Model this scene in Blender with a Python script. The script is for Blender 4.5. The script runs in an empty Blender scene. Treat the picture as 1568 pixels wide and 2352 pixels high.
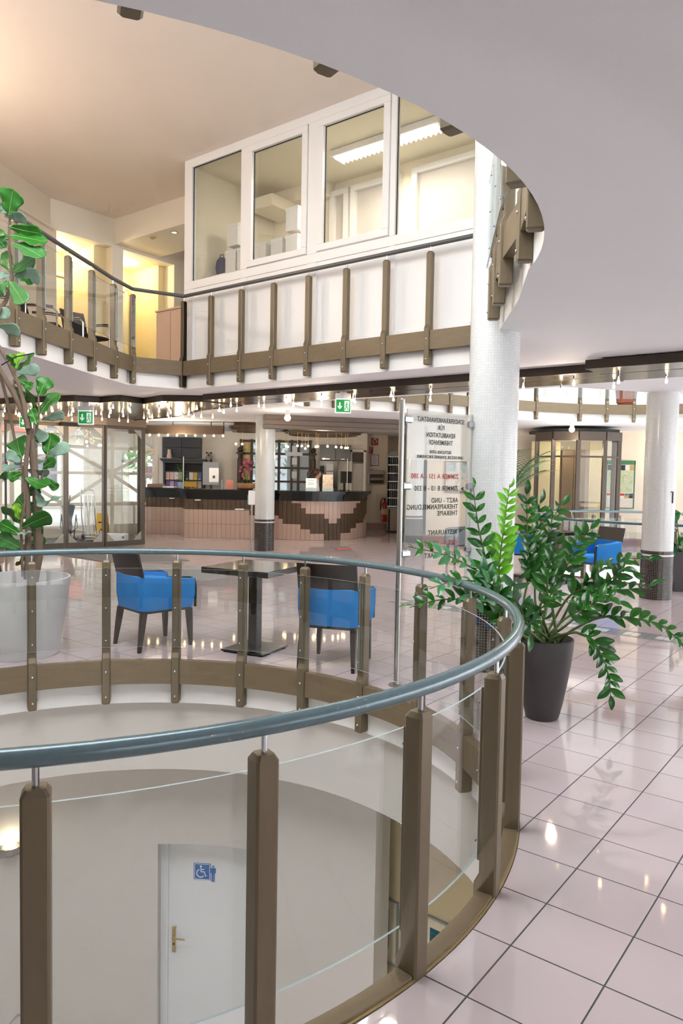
import bpy, bmesh, math, random
from mathutils import Vector, Matrix
PI = math.pi
R = math.radians
scene = bpy.context.scene
col = scene.collection

# ---------------------------------------------------------------- camera
cam_data = bpy.data.cameras.new('camera')
cam = bpy.data.objects.new('camera', cam_data); col.objects.link(cam)
cam_data.sensor_fit = 'HORIZONTAL'; cam_data.sensor_width = 36.0
cam_data.lens = 36.0 * 1685.5 / 1568.0
cam_data.clip_start = 0.05; cam_data.clip_end = 300
_p, _r = 0.050732, -0.017877
_f = Vector((0, math.cos(_p), -math.sin(_p))); _x = Vector((1, 0, 0)); _d = _f.cross(_x)
_rt = _x * math.cos(_r) + _d * math.sin(_r); _dn = -_x * math.sin(_r) + _d * math.cos(_r)
_m = Matrix.Identity(4)
for i in range(3):
    _m[i][0] = _rt[i]; _m[i][1] = -_dn[i]; _m[i][2] = -_f[i]
_m[2][3] = 1.65
cam.matrix_world = _m
scene.camera = cam

# ---------------------------------------------------------------- sky, daylight, exposure
world = bpy.data.worlds.new('sky'); scene.world = world; world.use_nodes = True
_bg = world.node_tree.nodes['Background']
_bg.inputs['Color'].default_value = (0.93, 0.96, 1.0, 1); _bg.inputs['Strength'].default_value = 3.8
scene.view_settings.view_transform = 'Standard'; scene.view_settings.look = 'None'
scene.view_settings.exposure = -0.16; scene.view_settings.gamma = 1.0
scene.view_settings.use_curve_mapping = False
scene.cycles.use_denoising = True
scene.cycles.use_adaptive_sampling = True; scene.cycles.adaptive_threshold = .12; scene.cycles.adaptive_min_samples = 12
scene.cycles.max_bounces = 6; scene.cycles.diffuse_bounces = 3; scene.cycles.glossy_bounces = 3
scene.cycles.transparent_max_bounces = 14; scene.cycles.transmission_bounces = 4
scene.cycles.caustics_reflective = False; scene.cycles.caustics_refractive = False
scene.cycles.sample_clamp_indirect = 6.0

def area(name, loc, target, sx, sy, power, color=(1, 1, 1)):
    l = bpy.data.lights.new(name, 'AREA'); l.shape = 'RECTANGLE'; l.size = sx; l.size_y = sy
    l.energy = power; l.color = color
    o = bpy.data.objects.new(name, l); col.objects.link(o); o.location = loc
    o.rotation_euler = (Vector(target) - Vector(loc)).to_track_quat('-Z', 'Y').to_euler()
    return o
def point(name, loc, power, color=(1, .78, .5), rad=.05):
    l = bpy.data.lights.new(name, 'POINT'); l.energy = power; l.color = color; l.shadow_soft_size = rad
    o = bpy.data.objects.new(name, l); col.objects.link(o); o.location = loc
    return o
# daylight of the two roof lights over the voids, of the upper windows and of the window side on the right
area('roof_light_daylight', (-1.6, 3.0, 6.12), (-1.6, 3.2, 0), 4.4, 4.0, 410, (.95, .98, 1))
area('roof_light_daylight_far', (5.6, 13.6, 6.15), (5.6, 13.6, 0), 4.4, 4.4, 270, (.98, .99, 1))
area('upper_window_daylight', (4.35, 3.9, 4.85), (-3, 7.5, 5.6), 7.0, 2.0, 125, (.97, .98, 1))
area('window_side_daylight', (9.3, 4.2, 1.6), (0, 6.0, 1.2), 7.0, 2.3, 160, (1, .98, .96))

# ---------------------------------------------------------------- mesh helpers
def s2l(c):
    c = c / 255.0
    return c / 12.92 if c <= .04045 else ((c + .055) / 1.055) ** 2.4
def rgb(r, g, b): return (s2l(r), s2l(g), s2l(b), 1.0)

MATS = {}
def mat(name, color, rough=.5, metal=0.0, var=.06, vscale=12.0, bump=0.0, bscale=60.0, emit=None, estr=0.0, coat=0.0, stretch=None, spec=None, nosample=False):
    """principled material whose colour, and where asked its relief, come from noise nodes in object space"""
    if name in MATS: return MATS[name]
    m = bpy.data.materials.new(name); m.use_nodes = True; MATS[name] = m
    nt = m.node_tree; N = nt.nodes; L = nt.links
    b = N['Principled BSDF']
    b.inputs['Roughness'].default_value = rough; b.inputs['Metallic'].default_value = metal
    if coat: b.inputs['Coat Weight'].default_value = coat; b.inputs['Coat Roughness'].default_value = .08
    if spec is not None: b.inputs['Specular IOR Level'].default_value = spec
    tc = N.new('ShaderNodeTexCoord'); mp = N.new('ShaderNodeMapping')
    L.new(tc.outputs['Object'], mp.inputs['Vector'])
    if stretch: mp.inputs['Scale'].default_value = stretch
    no = N.new('ShaderNodeTexNoise'); no.inputs['Scale'].default_value = vscale; no.inputs['Detail'].default_value = 3
    L.new(mp.outputs['Vector'], no.inputs['Vector'])
    mx = N.new('ShaderNodeMix'); mx.data_type = 'RGBA'
    c = color
    mx.inputs[6].default_value = tuple(min(1, max(0, v * (1 - var))) for v in c[:3]) + (1,)
    mx.inputs[7].default_value = tuple(min(1, max(0, v * (1 + var))) for v in c[:3]) + (1,)
    L.new(no.outputs['Fac'], mx.inputs[0]); L.new(mx.outputs[2], b.inputs['Base Color'])
    if bump:
        n2 = N.new('ShaderNodeTexNoise'); n2.inputs['Scale'].default_value = bscale; n2.inputs['Detail'].default_value = 2
        L.new(mp.outputs['Vector'], n2.inputs['Vector'])
        bp = N.new('ShaderNodeBump'); bp.inputs['Strength'].default_value = bump; bp.inputs['Distance'].default_value = .01
        L.new(n2.outputs['Fac'], bp.inputs['Height']); L.new(bp.outputs['Normal'], b.inputs['Normal'])
    if emit is not None:
        if nosample: m.cycles.emission_sampling = 'NONE'
        b.inputs['Emission Color'].default_value = emit; b.inputs['Emission Strength'].default_value = estr
    return m

def glass_mat(name, tint=(.96, .98, .97, 1), rough=.0, ior=1.45, haze=0.0, hazecol=(.9, .9, .9, 1), boost=1.0):
    """thin pane: see-through with mirror reflection by Fresnel, optionally a frosted share"""
    if name in MATS: return MATS[name]
    m = bpy.data.materials.new(name); m.use_nodes = True; MATS[name] = m
    nt = m.node_tree; N = nt.nodes; L = nt.links; N.remove(N['Principled BSDF'])
    out = N['Material Output']
    tr = N.new('ShaderNodeBsdfTransparent'); tr.inputs['Color'].default_value = tint
    gl = N.new('ShaderNodeBsdfGlossy'); gl.inputs['Roughness'].default_value = rough
    lw = N.new('ShaderNodeLayerWeight'); lw.inputs['Blend'].default_value = .5
    pw = N.new('ShaderNodeMath'); pw.operation = 'POWER'; pw.inputs[1].default_value = 4.0; L.new(lw.outputs['Facing'], pw.inputs[0])
    mu = N.new('ShaderNodeMath'); mu.operation = 'MULTIPLY_ADD'; mu.inputs[1].default_value = .6; mu.inputs[2].default_value = .032 * boost; mu.use_clamp = True
    L.new(pw.outputs[0], mu.inputs[0]); fac = mu.outputs[0]
    mx = N.new('ShaderNodeMixShader'); L.new(fac, mx.inputs[0]); L.new(tr.outputs[0], mx.inputs[1]); L.new(gl.outputs[0], mx.inputs[2])
    res = mx.outputs[0]
    if haze:
        df = N.new('ShaderNodeBsdfTranslucent'); df.inputs['Color'].default_value = hazecol
        d2 = N.new('ShaderNodeBsdfDiffuse'); d2.inputs['Color'].default_value = hazecol
        a = N.new('ShaderNodeAddShader'); 
        mh = N.new('ShaderNodeMixShader'); mh.inputs[0].default_value = .5
        L.new(df.outputs[0], mh.inputs[1]); L.new(d2.outputs[0], mh.inputs[2])
        m2 = N.new('ShaderNodeMixShader'); m2.inputs[0].default_value = haze
        L.new(res, m2.inputs[1]); L.new(mh.outputs[0], m2.inputs[2]); res = m2.outputs[0]
        N.remove(a)
    L.new(res, out.inputs['Surface'])
    return m

def mosaic_mat(name, tile, grout, size, gap, rough=.25, var=.12, radius=1.0):
    """small square tiles with joints: u runs round the column axis (angle times radius), v up"""
    if name in MATS: return MATS[name]
    m = bpy.data.materials.new(name); m.use_nodes = True; MATS[name] = m
    nt = m.node_tree; N = nt.nodes; L = nt.links; b = N['Principled BSDF']
    tc = N.new('ShaderNodeTexCoord'); sp = N.new('ShaderNodeSeparateXYZ'); L.new(tc.outputs['Object'], sp.inputs[0])
    at = N.new('ShaderNodeMath'); at.operation = 'ARCTAN2'; L.new(sp.outputs[1], at.inputs[0]); L.new(sp.outputs[0], at.inputs[1])
    mu = N.new('ShaderNodeMath'); mu.operation = 'MULTIPLY'; mu.inputs[1].default_value = radius; L.new(at.outputs[0], mu.inputs[0])
    cb = N.new('ShaderNodeCombineXYZ'); L.new(mu.outputs[0], cb.inputs[0]); L.new(sp.outputs[2], cb.inputs[1])
    br = N.new('ShaderNodeTexBrick'); br.offset = 0.0; br.squash = 1.0
    br.inputs['Color1'].default_value = tuple(v * (1 - var) for v in tile[:3]) + (1,)
    br.inputs['Color2'].default_value = tuple(min(1, v * (1 + var)) for v in tile[:3]) + (1,)
    br.inputs['Mortar'].default_value = grout
    br.inputs['Scale'].default_value = 1.0; br.inputs['Mortar Size'].default_value = gap
    br.inputs['Mortar Smooth'].default_value = .1
    br.inputs['Brick Width'].default_value = size; br.inputs['Row Height'].default_value = size
    L.new(cb.outputs[0], br.inputs['Vector']); L.new(br.outputs['Color'], b.inputs['Base Color'])
    bp = N.new('ShaderNodeBump'); bp.inputs['Strength'].default_value = .35; bp.inputs['Distance'].default_value = .002; bp.invert = True
    L.new(br.outputs['Fac'], bp.inputs['Height']); L.new(bp.outputs['Normal'], b.inputs['Normal'])
    b.inputs['Roughness'].default_value = rough
    return m

class MB:
    def __init__(s): s.v = []; s.f = []; s.mi = []
    def add(s, vs, fs, mi=0):
        o = len(s.v); s.v.extend([tuple(v) for v in vs]); s.f.extend([tuple(i + o for i in f) for f in fs]); s.mi.extend([mi] * len(fs)); return s
    def box(s, c, d, rz=0, mi=0, bev=0):
        cx, cy, cz = c; hx, hy, hz = d[0] / 2, d[1] / 2, d[2] / 2
        ca, sa = math.cos(rz), math.sin(rz)
        def T(x, y, z): return (cx + x * ca - y * sa, cy + x * sa + y * ca, cz + z)
        if bev > 0:
            b = min(bev, hx * .95, hy * .95, hz * .95)
            lv = [(-hz, 1), (-hz + b, 0), (hz - b, 0), (hz, 1)]
            vs = []; 
            for z, ins in lv:
                ex, ey = hx - (b if ins else 0), hy - (b if ins else 0)
                vs += [T(-ex, -ey, z), T(ex, -ey, z), T(ex, ey, z), T(-ex, ey, z)]
            fs = [(3, 2, 1, 0)]
            for k in range(3):
                for i in range(4):
                    j = (i + 1) % 4; fs.append((k * 4 + i, k * 4 + j, k * 4 + 4 + j, k * 4 + 4 + i))
            fs.append((12, 13, 14, 15))
            return s.add(vs, fs, mi)
        vs = [T(x, y, z) for z in (-hz, hz) for x, y in ((-hx, -hy), (hx, -hy), (hx, hy), (-hx, hy))]
        return s.add(vs, [(3, 2, 1, 0), (4, 5, 6, 7), (0, 1, 5, 4), (1, 2, 6, 5), (2, 3, 7, 6), (3, 0, 4, 7)], mi)
    def prism(s, poly, z0, z1, mi=0, miside=None):
        n = len(poly)
        a = sum(poly[i][0] * poly[(i + 1) % n][1] - poly[(i + 1) % n][0] * poly[i][1] for i in range(n))
        if a < 0: poly = poly[::-1]
        vs = [(x, y, z0) for x, y in poly] + [(x, y, z1) for x, y in poly]
        s.add(vs, [tuple(range(n - 1, -1, -1)), tuple(range(n, 2 * n))], mi)
        return s.add(vs, [(i, (i + 1) % n, n + (i + 1) % n, n + i) for i in range(n)], mi if miside is None else miside)
    def loft(s, rings, closed=True, caps=True, mi=0):
        n = len(rings[0]); vs = [p for r in rings for p in r]; fs = []
        for k in range(len(rings) - 1):
            for i in range(n if closed else n - 1):
                j = (i + 1) % n; fs.append((k * n + i, k * n + j, (k + 1) * n + j, (k + 1) * n + i))
        if caps: fs.append(tuple(range(n - 1, -1, -1))); fs.append(tuple(range((len(rings) - 1) * n, len(rings) * n)))
        return s.add(vs, fs, mi)
    def tube(s, pts, r, n=10, closed=False, mi=0):
        pts = [Vector(p) for p in pts]; m = len(pts)
        rr = r if isinstance(r, (list, tuple)) else [r] * m
        rings = []; up = None
        for i, p in enumerate(pts):
            a = pts[(i - 1) % m] if (closed or i > 0) else p
            b = pts[(i + 1) % m] if (closed or i < m - 1) else p
            t = (b - a).normalized()
            if up is None:
                up = Vector((0, 0, 1)) if abs(t.z) < .9 else Vector((1, 0, 0))
            u = (up - t * up.dot(t))
            if u.length < 1e-5: u = t.orthogonal()
            u.normalize(); w = t.cross(u); up = u
            rings.append([tuple(p + (u * math.cos(2 * PI * k / n) + w * math.sin(2 * PI * k / n)) * rr[i]) for k in range(n)])
        if closed:
            vs = [q for g in rings for q in g]; fs = []
            for k in range(m):
                k2 = (k + 1) % m
                for i in range(n):
                    j = (i + 1) % n; fs.append((k * n + i, k * n + j, k2 * n + j, k2 * n + i))
            return s.add(vs, fs, mi)
        return s.loft(rings, mi=mi)
    def cyl(s, p0, p1, r0, r1=None, n=14, mi=0):
        return s.tube([p0, p1], [r0, r0 if r1 is None else r1], n, mi=mi)
    def lathe(s, prof, n=28, c=(0, 0, 0), mi=0, a0=0, a1=2 * PI, cap=False):
        full = abs(a1 - a0 - 2 * PI) < 1e-6; k = n if full else n + 1
        vs = []; fs = []
        for (r, z) in prof:
            for i in range(k):
                a = a0 + (a1 - a0) * i / n; vs.append((c[0] + r * math.cos(a), c[1] + r * math.sin(a), c[2] + z))
        for j in range(len(prof) - 1):
            for i in range(n if not full else n):
                i2 = (i + 1) % k if full else i + 1
                fs.append((j * k + i, j * k + i2, (j + 1) * k + i2, (j + 1) * k + i))
        if full and cap:
            if prof[0][0] > 1e-6: fs.append(tuple(range(k - 1, -1, -1)))
            if prof[-1][0] > 1e-6: fs.append(tuple((len(prof) - 1) * k + i for i in range(k)))
        return s.add(vs, fs, mi)
    def ball(s, c, r, n=12, m=8, sc=(1, 1, 1), mi=0):
        vs = []; fs = []
        for j in range(m + 1):
            th = PI * j / m
            for i in range(n):
                a = 2 * PI * i / n
                vs.append((c[0] + sc[0] * r * math.sin(th) * math.cos(a), c[1] + sc[1] * r * math.sin(th) * math.sin(a), c[2] - sc[2] * r * math.cos(th)))
        for j in range(m):
            for i in range(n):
                i2 = (i + 1) % n; fs.append((j * n + i, j * n + i2, (j + 1) * n + i2, (j + 1) * n + i))
        return s.add(vs, fs, mi)
    def arc_slab(s, c, r0, r1, z0, z1, a0, a1, n=None, mi=0, mi_edge=None):
        """curved slab between two radii; faces on r0/r1 take mi, the thin edges mi_edge"""
        if n is None: n = max(2, int(abs(a1 - a0) / R(3)))
        me = mi if mi_edge is None else mi_edge
        vs = []
        for i in range(n + 1):
            a = a0 + (a1 - a0) * i / n; ca, sa = math.cos(a), math.sin(a)
            vs += [(c[0] + r0 * ca, c[1] + r0 * sa, z0), (c[0] + r1 * ca, c[1] + r1 * sa, z0), (c[0] + r1 * ca, c[1] + r1 * sa, z1), (c[0] + r0 * ca, c[1] + r0 * sa, z1)]
        big = []; thin = [(0, 1, 2, 3), (n * 4 + 3, n * 4 + 2, n * 4 + 1, n * 4)]
        for i in range(n):
            k = i * 4; q = k + 4
            big += [(k, k + 3, q + 3, q), (k + 1, q + 1, q + 2, k + 2)]
            thin += [(k, q, q + 1, k + 1), (k + 3, k + 2, q + 2, q + 3)]
        s.add(vs, big, mi)
        return s.add(vs, thin, me)
    def mesh(s, name, mats, smooth=False, weld=False):
        me = bpy.data.meshes.new(name); me.from_pydata(s.v, [], s.f)
        for m in (mats if isinstance(mats, (list, tuple)) else [mats]): me.materials.append(m)
        if len(set(s.mi)) > 1: me.polygons.foreach_set('material_index', s.mi)
        if weld:
            bm = bmesh.new(); bm.from_mesh(me); bmesh.ops.remove_doubles(bm, verts=bm.verts, dist=1e-5)
            bmesh.ops.recalc_face_normals(bm, faces=bm.faces); bm.to_mesh(me); bm.free()
        if smooth:
            me.polygons.foreach_set('use_smooth', [True] * len(me.polygons))
            try: me.set_sharp_from_angle(angle=R(35))
            except Exception: pass
        me.update(); return me
    def build(s, name, mats, parent=None, smooth=False, loc=(0, 0, 0), rz=0, weld=False):
        return put(s.mesh(name, mats, smooth, weld), name, parent, loc, rz)

def put(me, name, parent=None, loc=(0, 0, 0), rz=0, rot=None):
    o = bpy.data.objects.new(name, me); col.objects.link(o)
    o.parent = parent; o.location = loc
    o.rotation_euler = rot if rot is not None else (0, 0, rz)
    return o
def empty(name, loc=(0, 0, 0), rz=0):
    o = bpy.data.objects.new(name, None); o.empty_display_size = .1; col.objects.link(o); o.location = loc; o.rotation_euler = (0, 0, rz); return o
def tag(o, label=None, cat=None, group=None, kind=None):
    if label: o['label'] = label
    if cat: o['category'] = cat
    if group: o['group'] = group
    if kind: o['kind'] = kind
    return o
def thing(name, label, cat, loc=(0, 0, 0), rz=0, group=None, kind=None):
    return tag(empty(name, loc, rz), label, cat, group, kind)
def struct(o, label, cat='structure'):
    return tag(o, label, cat, kind='structure')
def copy_tree(o, parent=None):
    c = o.copy(); col.objects.link(c); c.parent = parent
    for ch in [x for x in KIDS.get(o.name, [])]: copy_tree(ch, c)
    return c
KIDS = {}
def index_kids(root):
    KIDS.clear()
    st = [root]
    while st:
        r = st.pop(); ks = list(r.children); KIDS[r.name] = ks; st += ks
def dup(root, loc, rz, label, group=None):
    index_kids(root); c = copy_tree(root); c.location = loc; c.rotation_euler = (0, 0, rz); c['label'] = label
    if group: c['group'] = group
    return c
def text_mesh(name, body, size, m, parent, matrix, align='CENTER', mirror=False, ext=.0006, bold=0.0, sx=1.0, space=1.0):
    cu = bpy.data.curves.new(name, 'FONT'); cu.body = body; cu.size = size; cu.align_x = align; cu.extrude = ext; cu.offset = bold; cu.space_character = space
    o = bpy.data.objects.new(name + '_src', cu); col.objects.link(o)
    dg = bpy.context.evaluated_depsgraph_get(); me = bpy.data.meshes.new_from_object(o.evaluated_get(dg))
    bpy.data.objects.remove(o); bpy.data.curves.remove(cu)
    S = Matrix.Diagonal(((-1 if mirror else 1) * sx, 1, 1, 1))
    me.transform(matrix @ S)
    me.materials.clear(); me.materials.append(m)
    return put(me, name, parent)
def plate(name, outer, holes, z0, z1, mats, parent=None):
    """flat slab with openings: mats = (bottom, top, sides)"""
    bm = bmesh.new()
    def loops(z):
        es = []
        for lp in [outer] + holes:
            vs = [bm.verts.new((x, y, z)) for x, y in lp]
            es += [bm.edges.new((vs[i], vs[(i + 1) % len(vs)])) for i in range(len(vs))]
        return es
    for z, idx, up in ((z0, 0, -1), (z1, 1, 1)):
        es = loops(z)
        g = bmesh.ops.triangle_fill(bm, use_beauty=True, use_dissolve=False, edges=es)
        for f in [x for x in g['geom'] if isinstance(x, bmesh.types.BMFace)]:
            f.normal_update()
            if f.normal.z * up < 0: f.normal_flip()
            f.material_index = idx
    for k, lp in enumerate([outer] + holes):
        n = len(lp)
        a = sum(lp[i][0] * lp[(i + 1) % n][1] - lp[(i + 1) % n][0] * lp[i][1] for i in range(n))
        seq = lp if (a > 0) == (k == 0) else lp[::-1]
        vs = [bm.verts.new((x, y, z0)) for x, y in seq]; ws = [bm.verts.new((x, y, z1)) for x, y in seq]
        for i in range(n):
            j = (i + 1) % n
            f = bm.faces.new((vs[i], vs[j], ws[j], ws[i])); f.material_index = 2
            f.normal_update()
    me = bpy.data.meshes.new(name); bm.to_mesh(me); bm.free()
    for m in mats: me.materials.append(m)
    return put(me, name, parent)
# ---------------------------------------------------------------- materials
M = {}
M['white'] = mat('white_paint', rgb(240, 238, 235), .6, var=.02, vscale=3, bump=.05, bscale=220)
M['ceil'] = mat('ceiling_paint', rgb(234, 235, 237), .75, var=.02, vscale=2, bump=.06, bscale=300)
M['peach'] = mat('upper_ceiling_paint', rgb(246, 233, 221), .75, var=.02, vscale=2, bump=.05, bscale=300)
M['cream'] = mat('cream_wall_paint', rgb(236, 222, 202), .7, var=.03, vscale=2, bump=.06, bscale=200)
M['warmw'] = mat('warm_white_wall', rgb(238, 228, 212), .7, var=.03, vscale=2, bump=.05, bscale=200)
M['drum'] = mat('drum_plaster', rgb(216, 211, 205), .8, var=.02, vscale=3, bump=.04, bscale=320)
M['ochre'] = mat('ochre_wall_paint', rgb(214, 198, 160), .75, var=.03, vscale=3, bump=.08, bscale=200)
M['grout'] = mat('floor_grout', rgb(88, 88, 90), .9, var=.15, vscale=30)
M['tile'] = mat('pink_floor_tile', rgb(205, 190, 192), .05, var=.025, vscale=2.2, bump=.006, bscale=7, spec=.95)
M['tile_w'] = mat('mosaic_white', rgb(226, 220, 218), .15, var=.03)
M['tile_g'] = mat('mosaic_grey', rgb(150, 152, 155), .15, var=.05)
M['bronze'] = mat('bronze_anodised', rgb(113, 100, 79), .42, .25, var=.16, vscale=26, bump=.05, bscale=180, stretch=(1, 1, .12))
M['board'] = mat('bronze_board', rgb(118, 103, 80), .45, .15, var=.18, vscale=10, bump=.06, bscale=150, stretch=(.6, .6, 3))
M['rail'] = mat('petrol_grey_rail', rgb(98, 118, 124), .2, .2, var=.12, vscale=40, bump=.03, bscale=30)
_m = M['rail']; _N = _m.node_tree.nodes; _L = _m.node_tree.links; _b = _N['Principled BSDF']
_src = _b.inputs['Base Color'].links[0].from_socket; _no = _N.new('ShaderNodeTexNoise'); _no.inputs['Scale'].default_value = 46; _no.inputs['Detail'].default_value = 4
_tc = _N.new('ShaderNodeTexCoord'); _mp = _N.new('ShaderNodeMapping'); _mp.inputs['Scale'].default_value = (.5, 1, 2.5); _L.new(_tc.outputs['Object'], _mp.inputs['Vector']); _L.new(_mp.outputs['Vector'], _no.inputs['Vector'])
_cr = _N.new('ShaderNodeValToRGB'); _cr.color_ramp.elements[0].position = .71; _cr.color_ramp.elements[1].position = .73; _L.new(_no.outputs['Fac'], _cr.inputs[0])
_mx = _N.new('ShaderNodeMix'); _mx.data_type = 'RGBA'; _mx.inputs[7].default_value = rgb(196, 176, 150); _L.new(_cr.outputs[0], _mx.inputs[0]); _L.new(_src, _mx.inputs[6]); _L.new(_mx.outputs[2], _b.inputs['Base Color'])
M['steel'] = mat('polished_steel', rgb(200, 202, 205), .18, 1.0, var=.03)
M['rail_up'] = mat('grey_gallery_rail', rgb(90, 92, 92), .3, .2, var=.08, vscale=30)  # same handrail, greyed in its colour to imitate the dimmer light upstairs
M['brush'] = mat('brushed_steel', rgb(176, 174, 170), .3, 1.0, var=.06, vscale=40, stretch=(1, 1, .05))
M['brass'] = mat('brass_strip', rgb(190, 166, 118), .35, .7, var=.08)
M['glass'] = glass_mat('railing_glass', (.95, .965, .96, 1), boost=1.7)
M['gedge'] = mat('glass_edge', rgb(172, 188, 190), .25, var=.02)
M['wglass'] = glass_mat('window_glass', (.97, .97, .96, 1), boost=2.2)
M['dglass'] = glass_mat('door_glass', (.94, .95, .94, 1), boost=.7)
M['clear'] = glass_mat('clear_plastic', (.985, .985, .985, 1), boost=.35)
M['black'] = mat('black_lacquer', rgb(24, 22, 22), .25, var=.2, vscale=20)
M['blackm'] = mat('black_matt', rgb(30, 29, 30), .6, var=.15, vscale=30)
M['dwood'] = mat('dark_stained_wood', rgb(46, 36, 31), .38, var=.25, vscale=8, bump=.04, bscale=60, stretch=(6, 6, .7))
M['blue'] = mat('blue_velvet', rgb(34, 134, 214), .85, var=.17, vscale=6, bump=.06, bscale=400)
M['frame'] = mat('white_window_frame', rgb(240, 238, 236), .35, var=.01)
M['carpet'] = mat('grey_entrance_carpet', rgb(128, 127, 128), .95, var=.12, vscale=160, bump=.3, bscale=500)
M['carpet2'] = mat('light_grey_mat', rgb(158, 157, 158), .95, var=.1, vscale=160, bump=.3, bscale=500)
M['mosw'] = mosaic_mat('white_glass_mosaic', rgb(216, 219, 218), rgb(200, 200, 197), .0235, .0011, .2, .035, .21)
M['mosb'] = mosaic_mat('black_mosaic', rgb(26, 21, 20), rgb(150, 141, 132), .0235, .0012, .2, .3, .214)
M['bulb'] = mat('warm_bulb', rgb(255, 225, 170), .3, emit=(1, .70, .36, 1), estr=26, nosample=True)
M['copperplate'] = mat('mirror_bronze_panel', rgb(86, 77, 70), .22, .9, var=.05, vscale=3)
M['bronzed'] = mat('dark_bronze_profile', rgb(92, 82, 72), .38, .5, var=.1, vscale=20)
CE, UF, UC = 2.864, 3.24, 6.2
UA = -.66
U2 = Vector((math.cos(UA), math.sin(UA))); V2 = Vector((-math.sin(UA), math.cos(UA)))
MIR0 = Vector((.275, 10.3)); MIRV = Vector((.613, .790))
def refl(p):
    p = Vector(p[:2]); return tuple(p + MIRV * (2 * ((MIR0 - p).dot(MIRV))))
RC = (-1.4445, 3.9743); RE = 2.384; RR = 2.355
RC2 = refl(RC)
def circle(c, r, n=120, a0=0, a1=360): return [(c[0] + r * math.cos(R(a0 + (a1 - a0) * i / n)), c[1] + r * math.sin(R(a0 + (a1 - a0) * i / n))) for i in range(n)]
VC = (-1.45, 4.35); VR = 2.515
void1 = [(VC[0] + VR * math.cos(R(-a)), VC[1] + VR * math.sin(R(-a))) for a in range(0, 181, 3)]
void1 += [(-3.92, 5.1), (-3.75, 5.95), (-3.56, 6.7), (-3.40, 7.45), (-3.31, 8.2), (-3.23, 8.9), (-3.17, 9.5), (-3.045, 10.45), (-2.335, 10.87), (1.45, 7.90), (1.36, 6.9), (1.263, 6.01), (1.185, 5.095)]
void2 = [refl(p) for p in void1]

# ---------------------------------------------------------------- ground storey floor
SLAB = [(-9.5, -5), (11.5, -5), (11.5, 26), (-9.5, 26)]
floor = plate('floor', [(-7.6, -5), (11.5, -5), (11.5, 26), (-7.6, 26)], [circle(RC, RE), circle(RC2, RE)], -.377, -.0012, (M['white'], M['grout'], M['white']))
struct(floor, 'glossy pink tiled floor of the hall with a round opening', 'floor')
TS, TH, TO = .3273, -.6546, (.4252, 2.253)
ct, st_ = math.cos(TH), math.sin(TH)
def tile_xy(i, j): return (TO[0] + TS * (ct * i - st_ * j), TO[1] + TS * (st_ * i + ct * j))
GAP = .0032
h_ = TS / 2 - GAP
def tile_mb():
    b = MB(); c = .0003; hh = h_
    vs = [(-hh, -hh, -.0012), (hh, -hh, -.0012), (hh, hh, -.0012), (-hh, hh, -.0012), (-hh, -hh, -c), (hh, -hh, -c), (hh, hh, -c), (-hh, hh, -c),
          (-hh + c, -hh + c, 0), (hh - c, -hh + c, 0), (hh - c, hh - c, 0), (-hh + c, hh - c, 0)]
    b.add(vs, [(0, 1, 5, 4), (1, 2, 6, 5), (2, 3, 7, 6), (3, 0, 4, 7), (4, 5, 9, 8), (5, 6, 10, 9), (6, 7, 11, 10), (7, 4, 8, 11), (8, 9, 10, 11)])
    return b
tile_me = tile_mb().mesh('tile', M['tile'])
def clip_out(poly, c, r):
    """part of a small convex polygon outside a circle, with the arc followed"""
    out = []; n = len(poly); ins = [math.hypot(x - c[0], y - c[1]) < r for x, y in poly]
    if all(ins): return []
    def cross(a, b):
        dx, dy = b[0] - a[0], b[1] - a[1]; fx, fy = a[0] - c[0], a[1] - c[1]
        A = dx * dx + dy * dy; B = 2 * (fx * dx + fy * dy); Cc = fx * fx + fy * fy - r * r; D = B * B - 4 * A * Cc
        if D <= 0: return []
        s = math.sqrt(D); return [t for t in ((-B - s) / (2 * A), (-B + s) / (2 * A)) if 1e-6 < t < 1 - 1e-6]
    pts = []
    for i in range(n):
        a, b = poly[i], poly[(i + 1) % n]
        pts.append((a, ins[i], False))
        for t in cross(a, b): pts.append(((a[0] + (b[0] - a[0]) * t, a[1] + (b[1] - a[1]) * t), False, True))
    if not any(p[2] for p in pts): return poly
    k0 = next((k for k, p in enumerate(pts) if not p[1] and not p[2]), None)
    if k0 is None: return []
    pts = pts[k0:] + pts[:k0]
    res = []; last = None; inside = False
    for p, i_, x_ in pts:
        if x_:
            if not inside: res.append(p); last = p; inside = True
            else:
                a0 = math.atan2(last[1] - c[1], last[0] - c[0]); a1 = math.atan2(p[1] - c[1], p[0] - c[0])
                d = (a1 - a0 + PI) % (2 * PI) - PI
                for q in range(1, 6): res.append((c[0] + r * math.cos(a0 + d * q / 6), c[1] + r * math.sin(a0 + d * q / 6)))
                res.append(p); inside = False
        elif not inside: res.append(p)
    return res if len(res) > 2 else []
near = []; rest = MB(); cut = []
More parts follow.
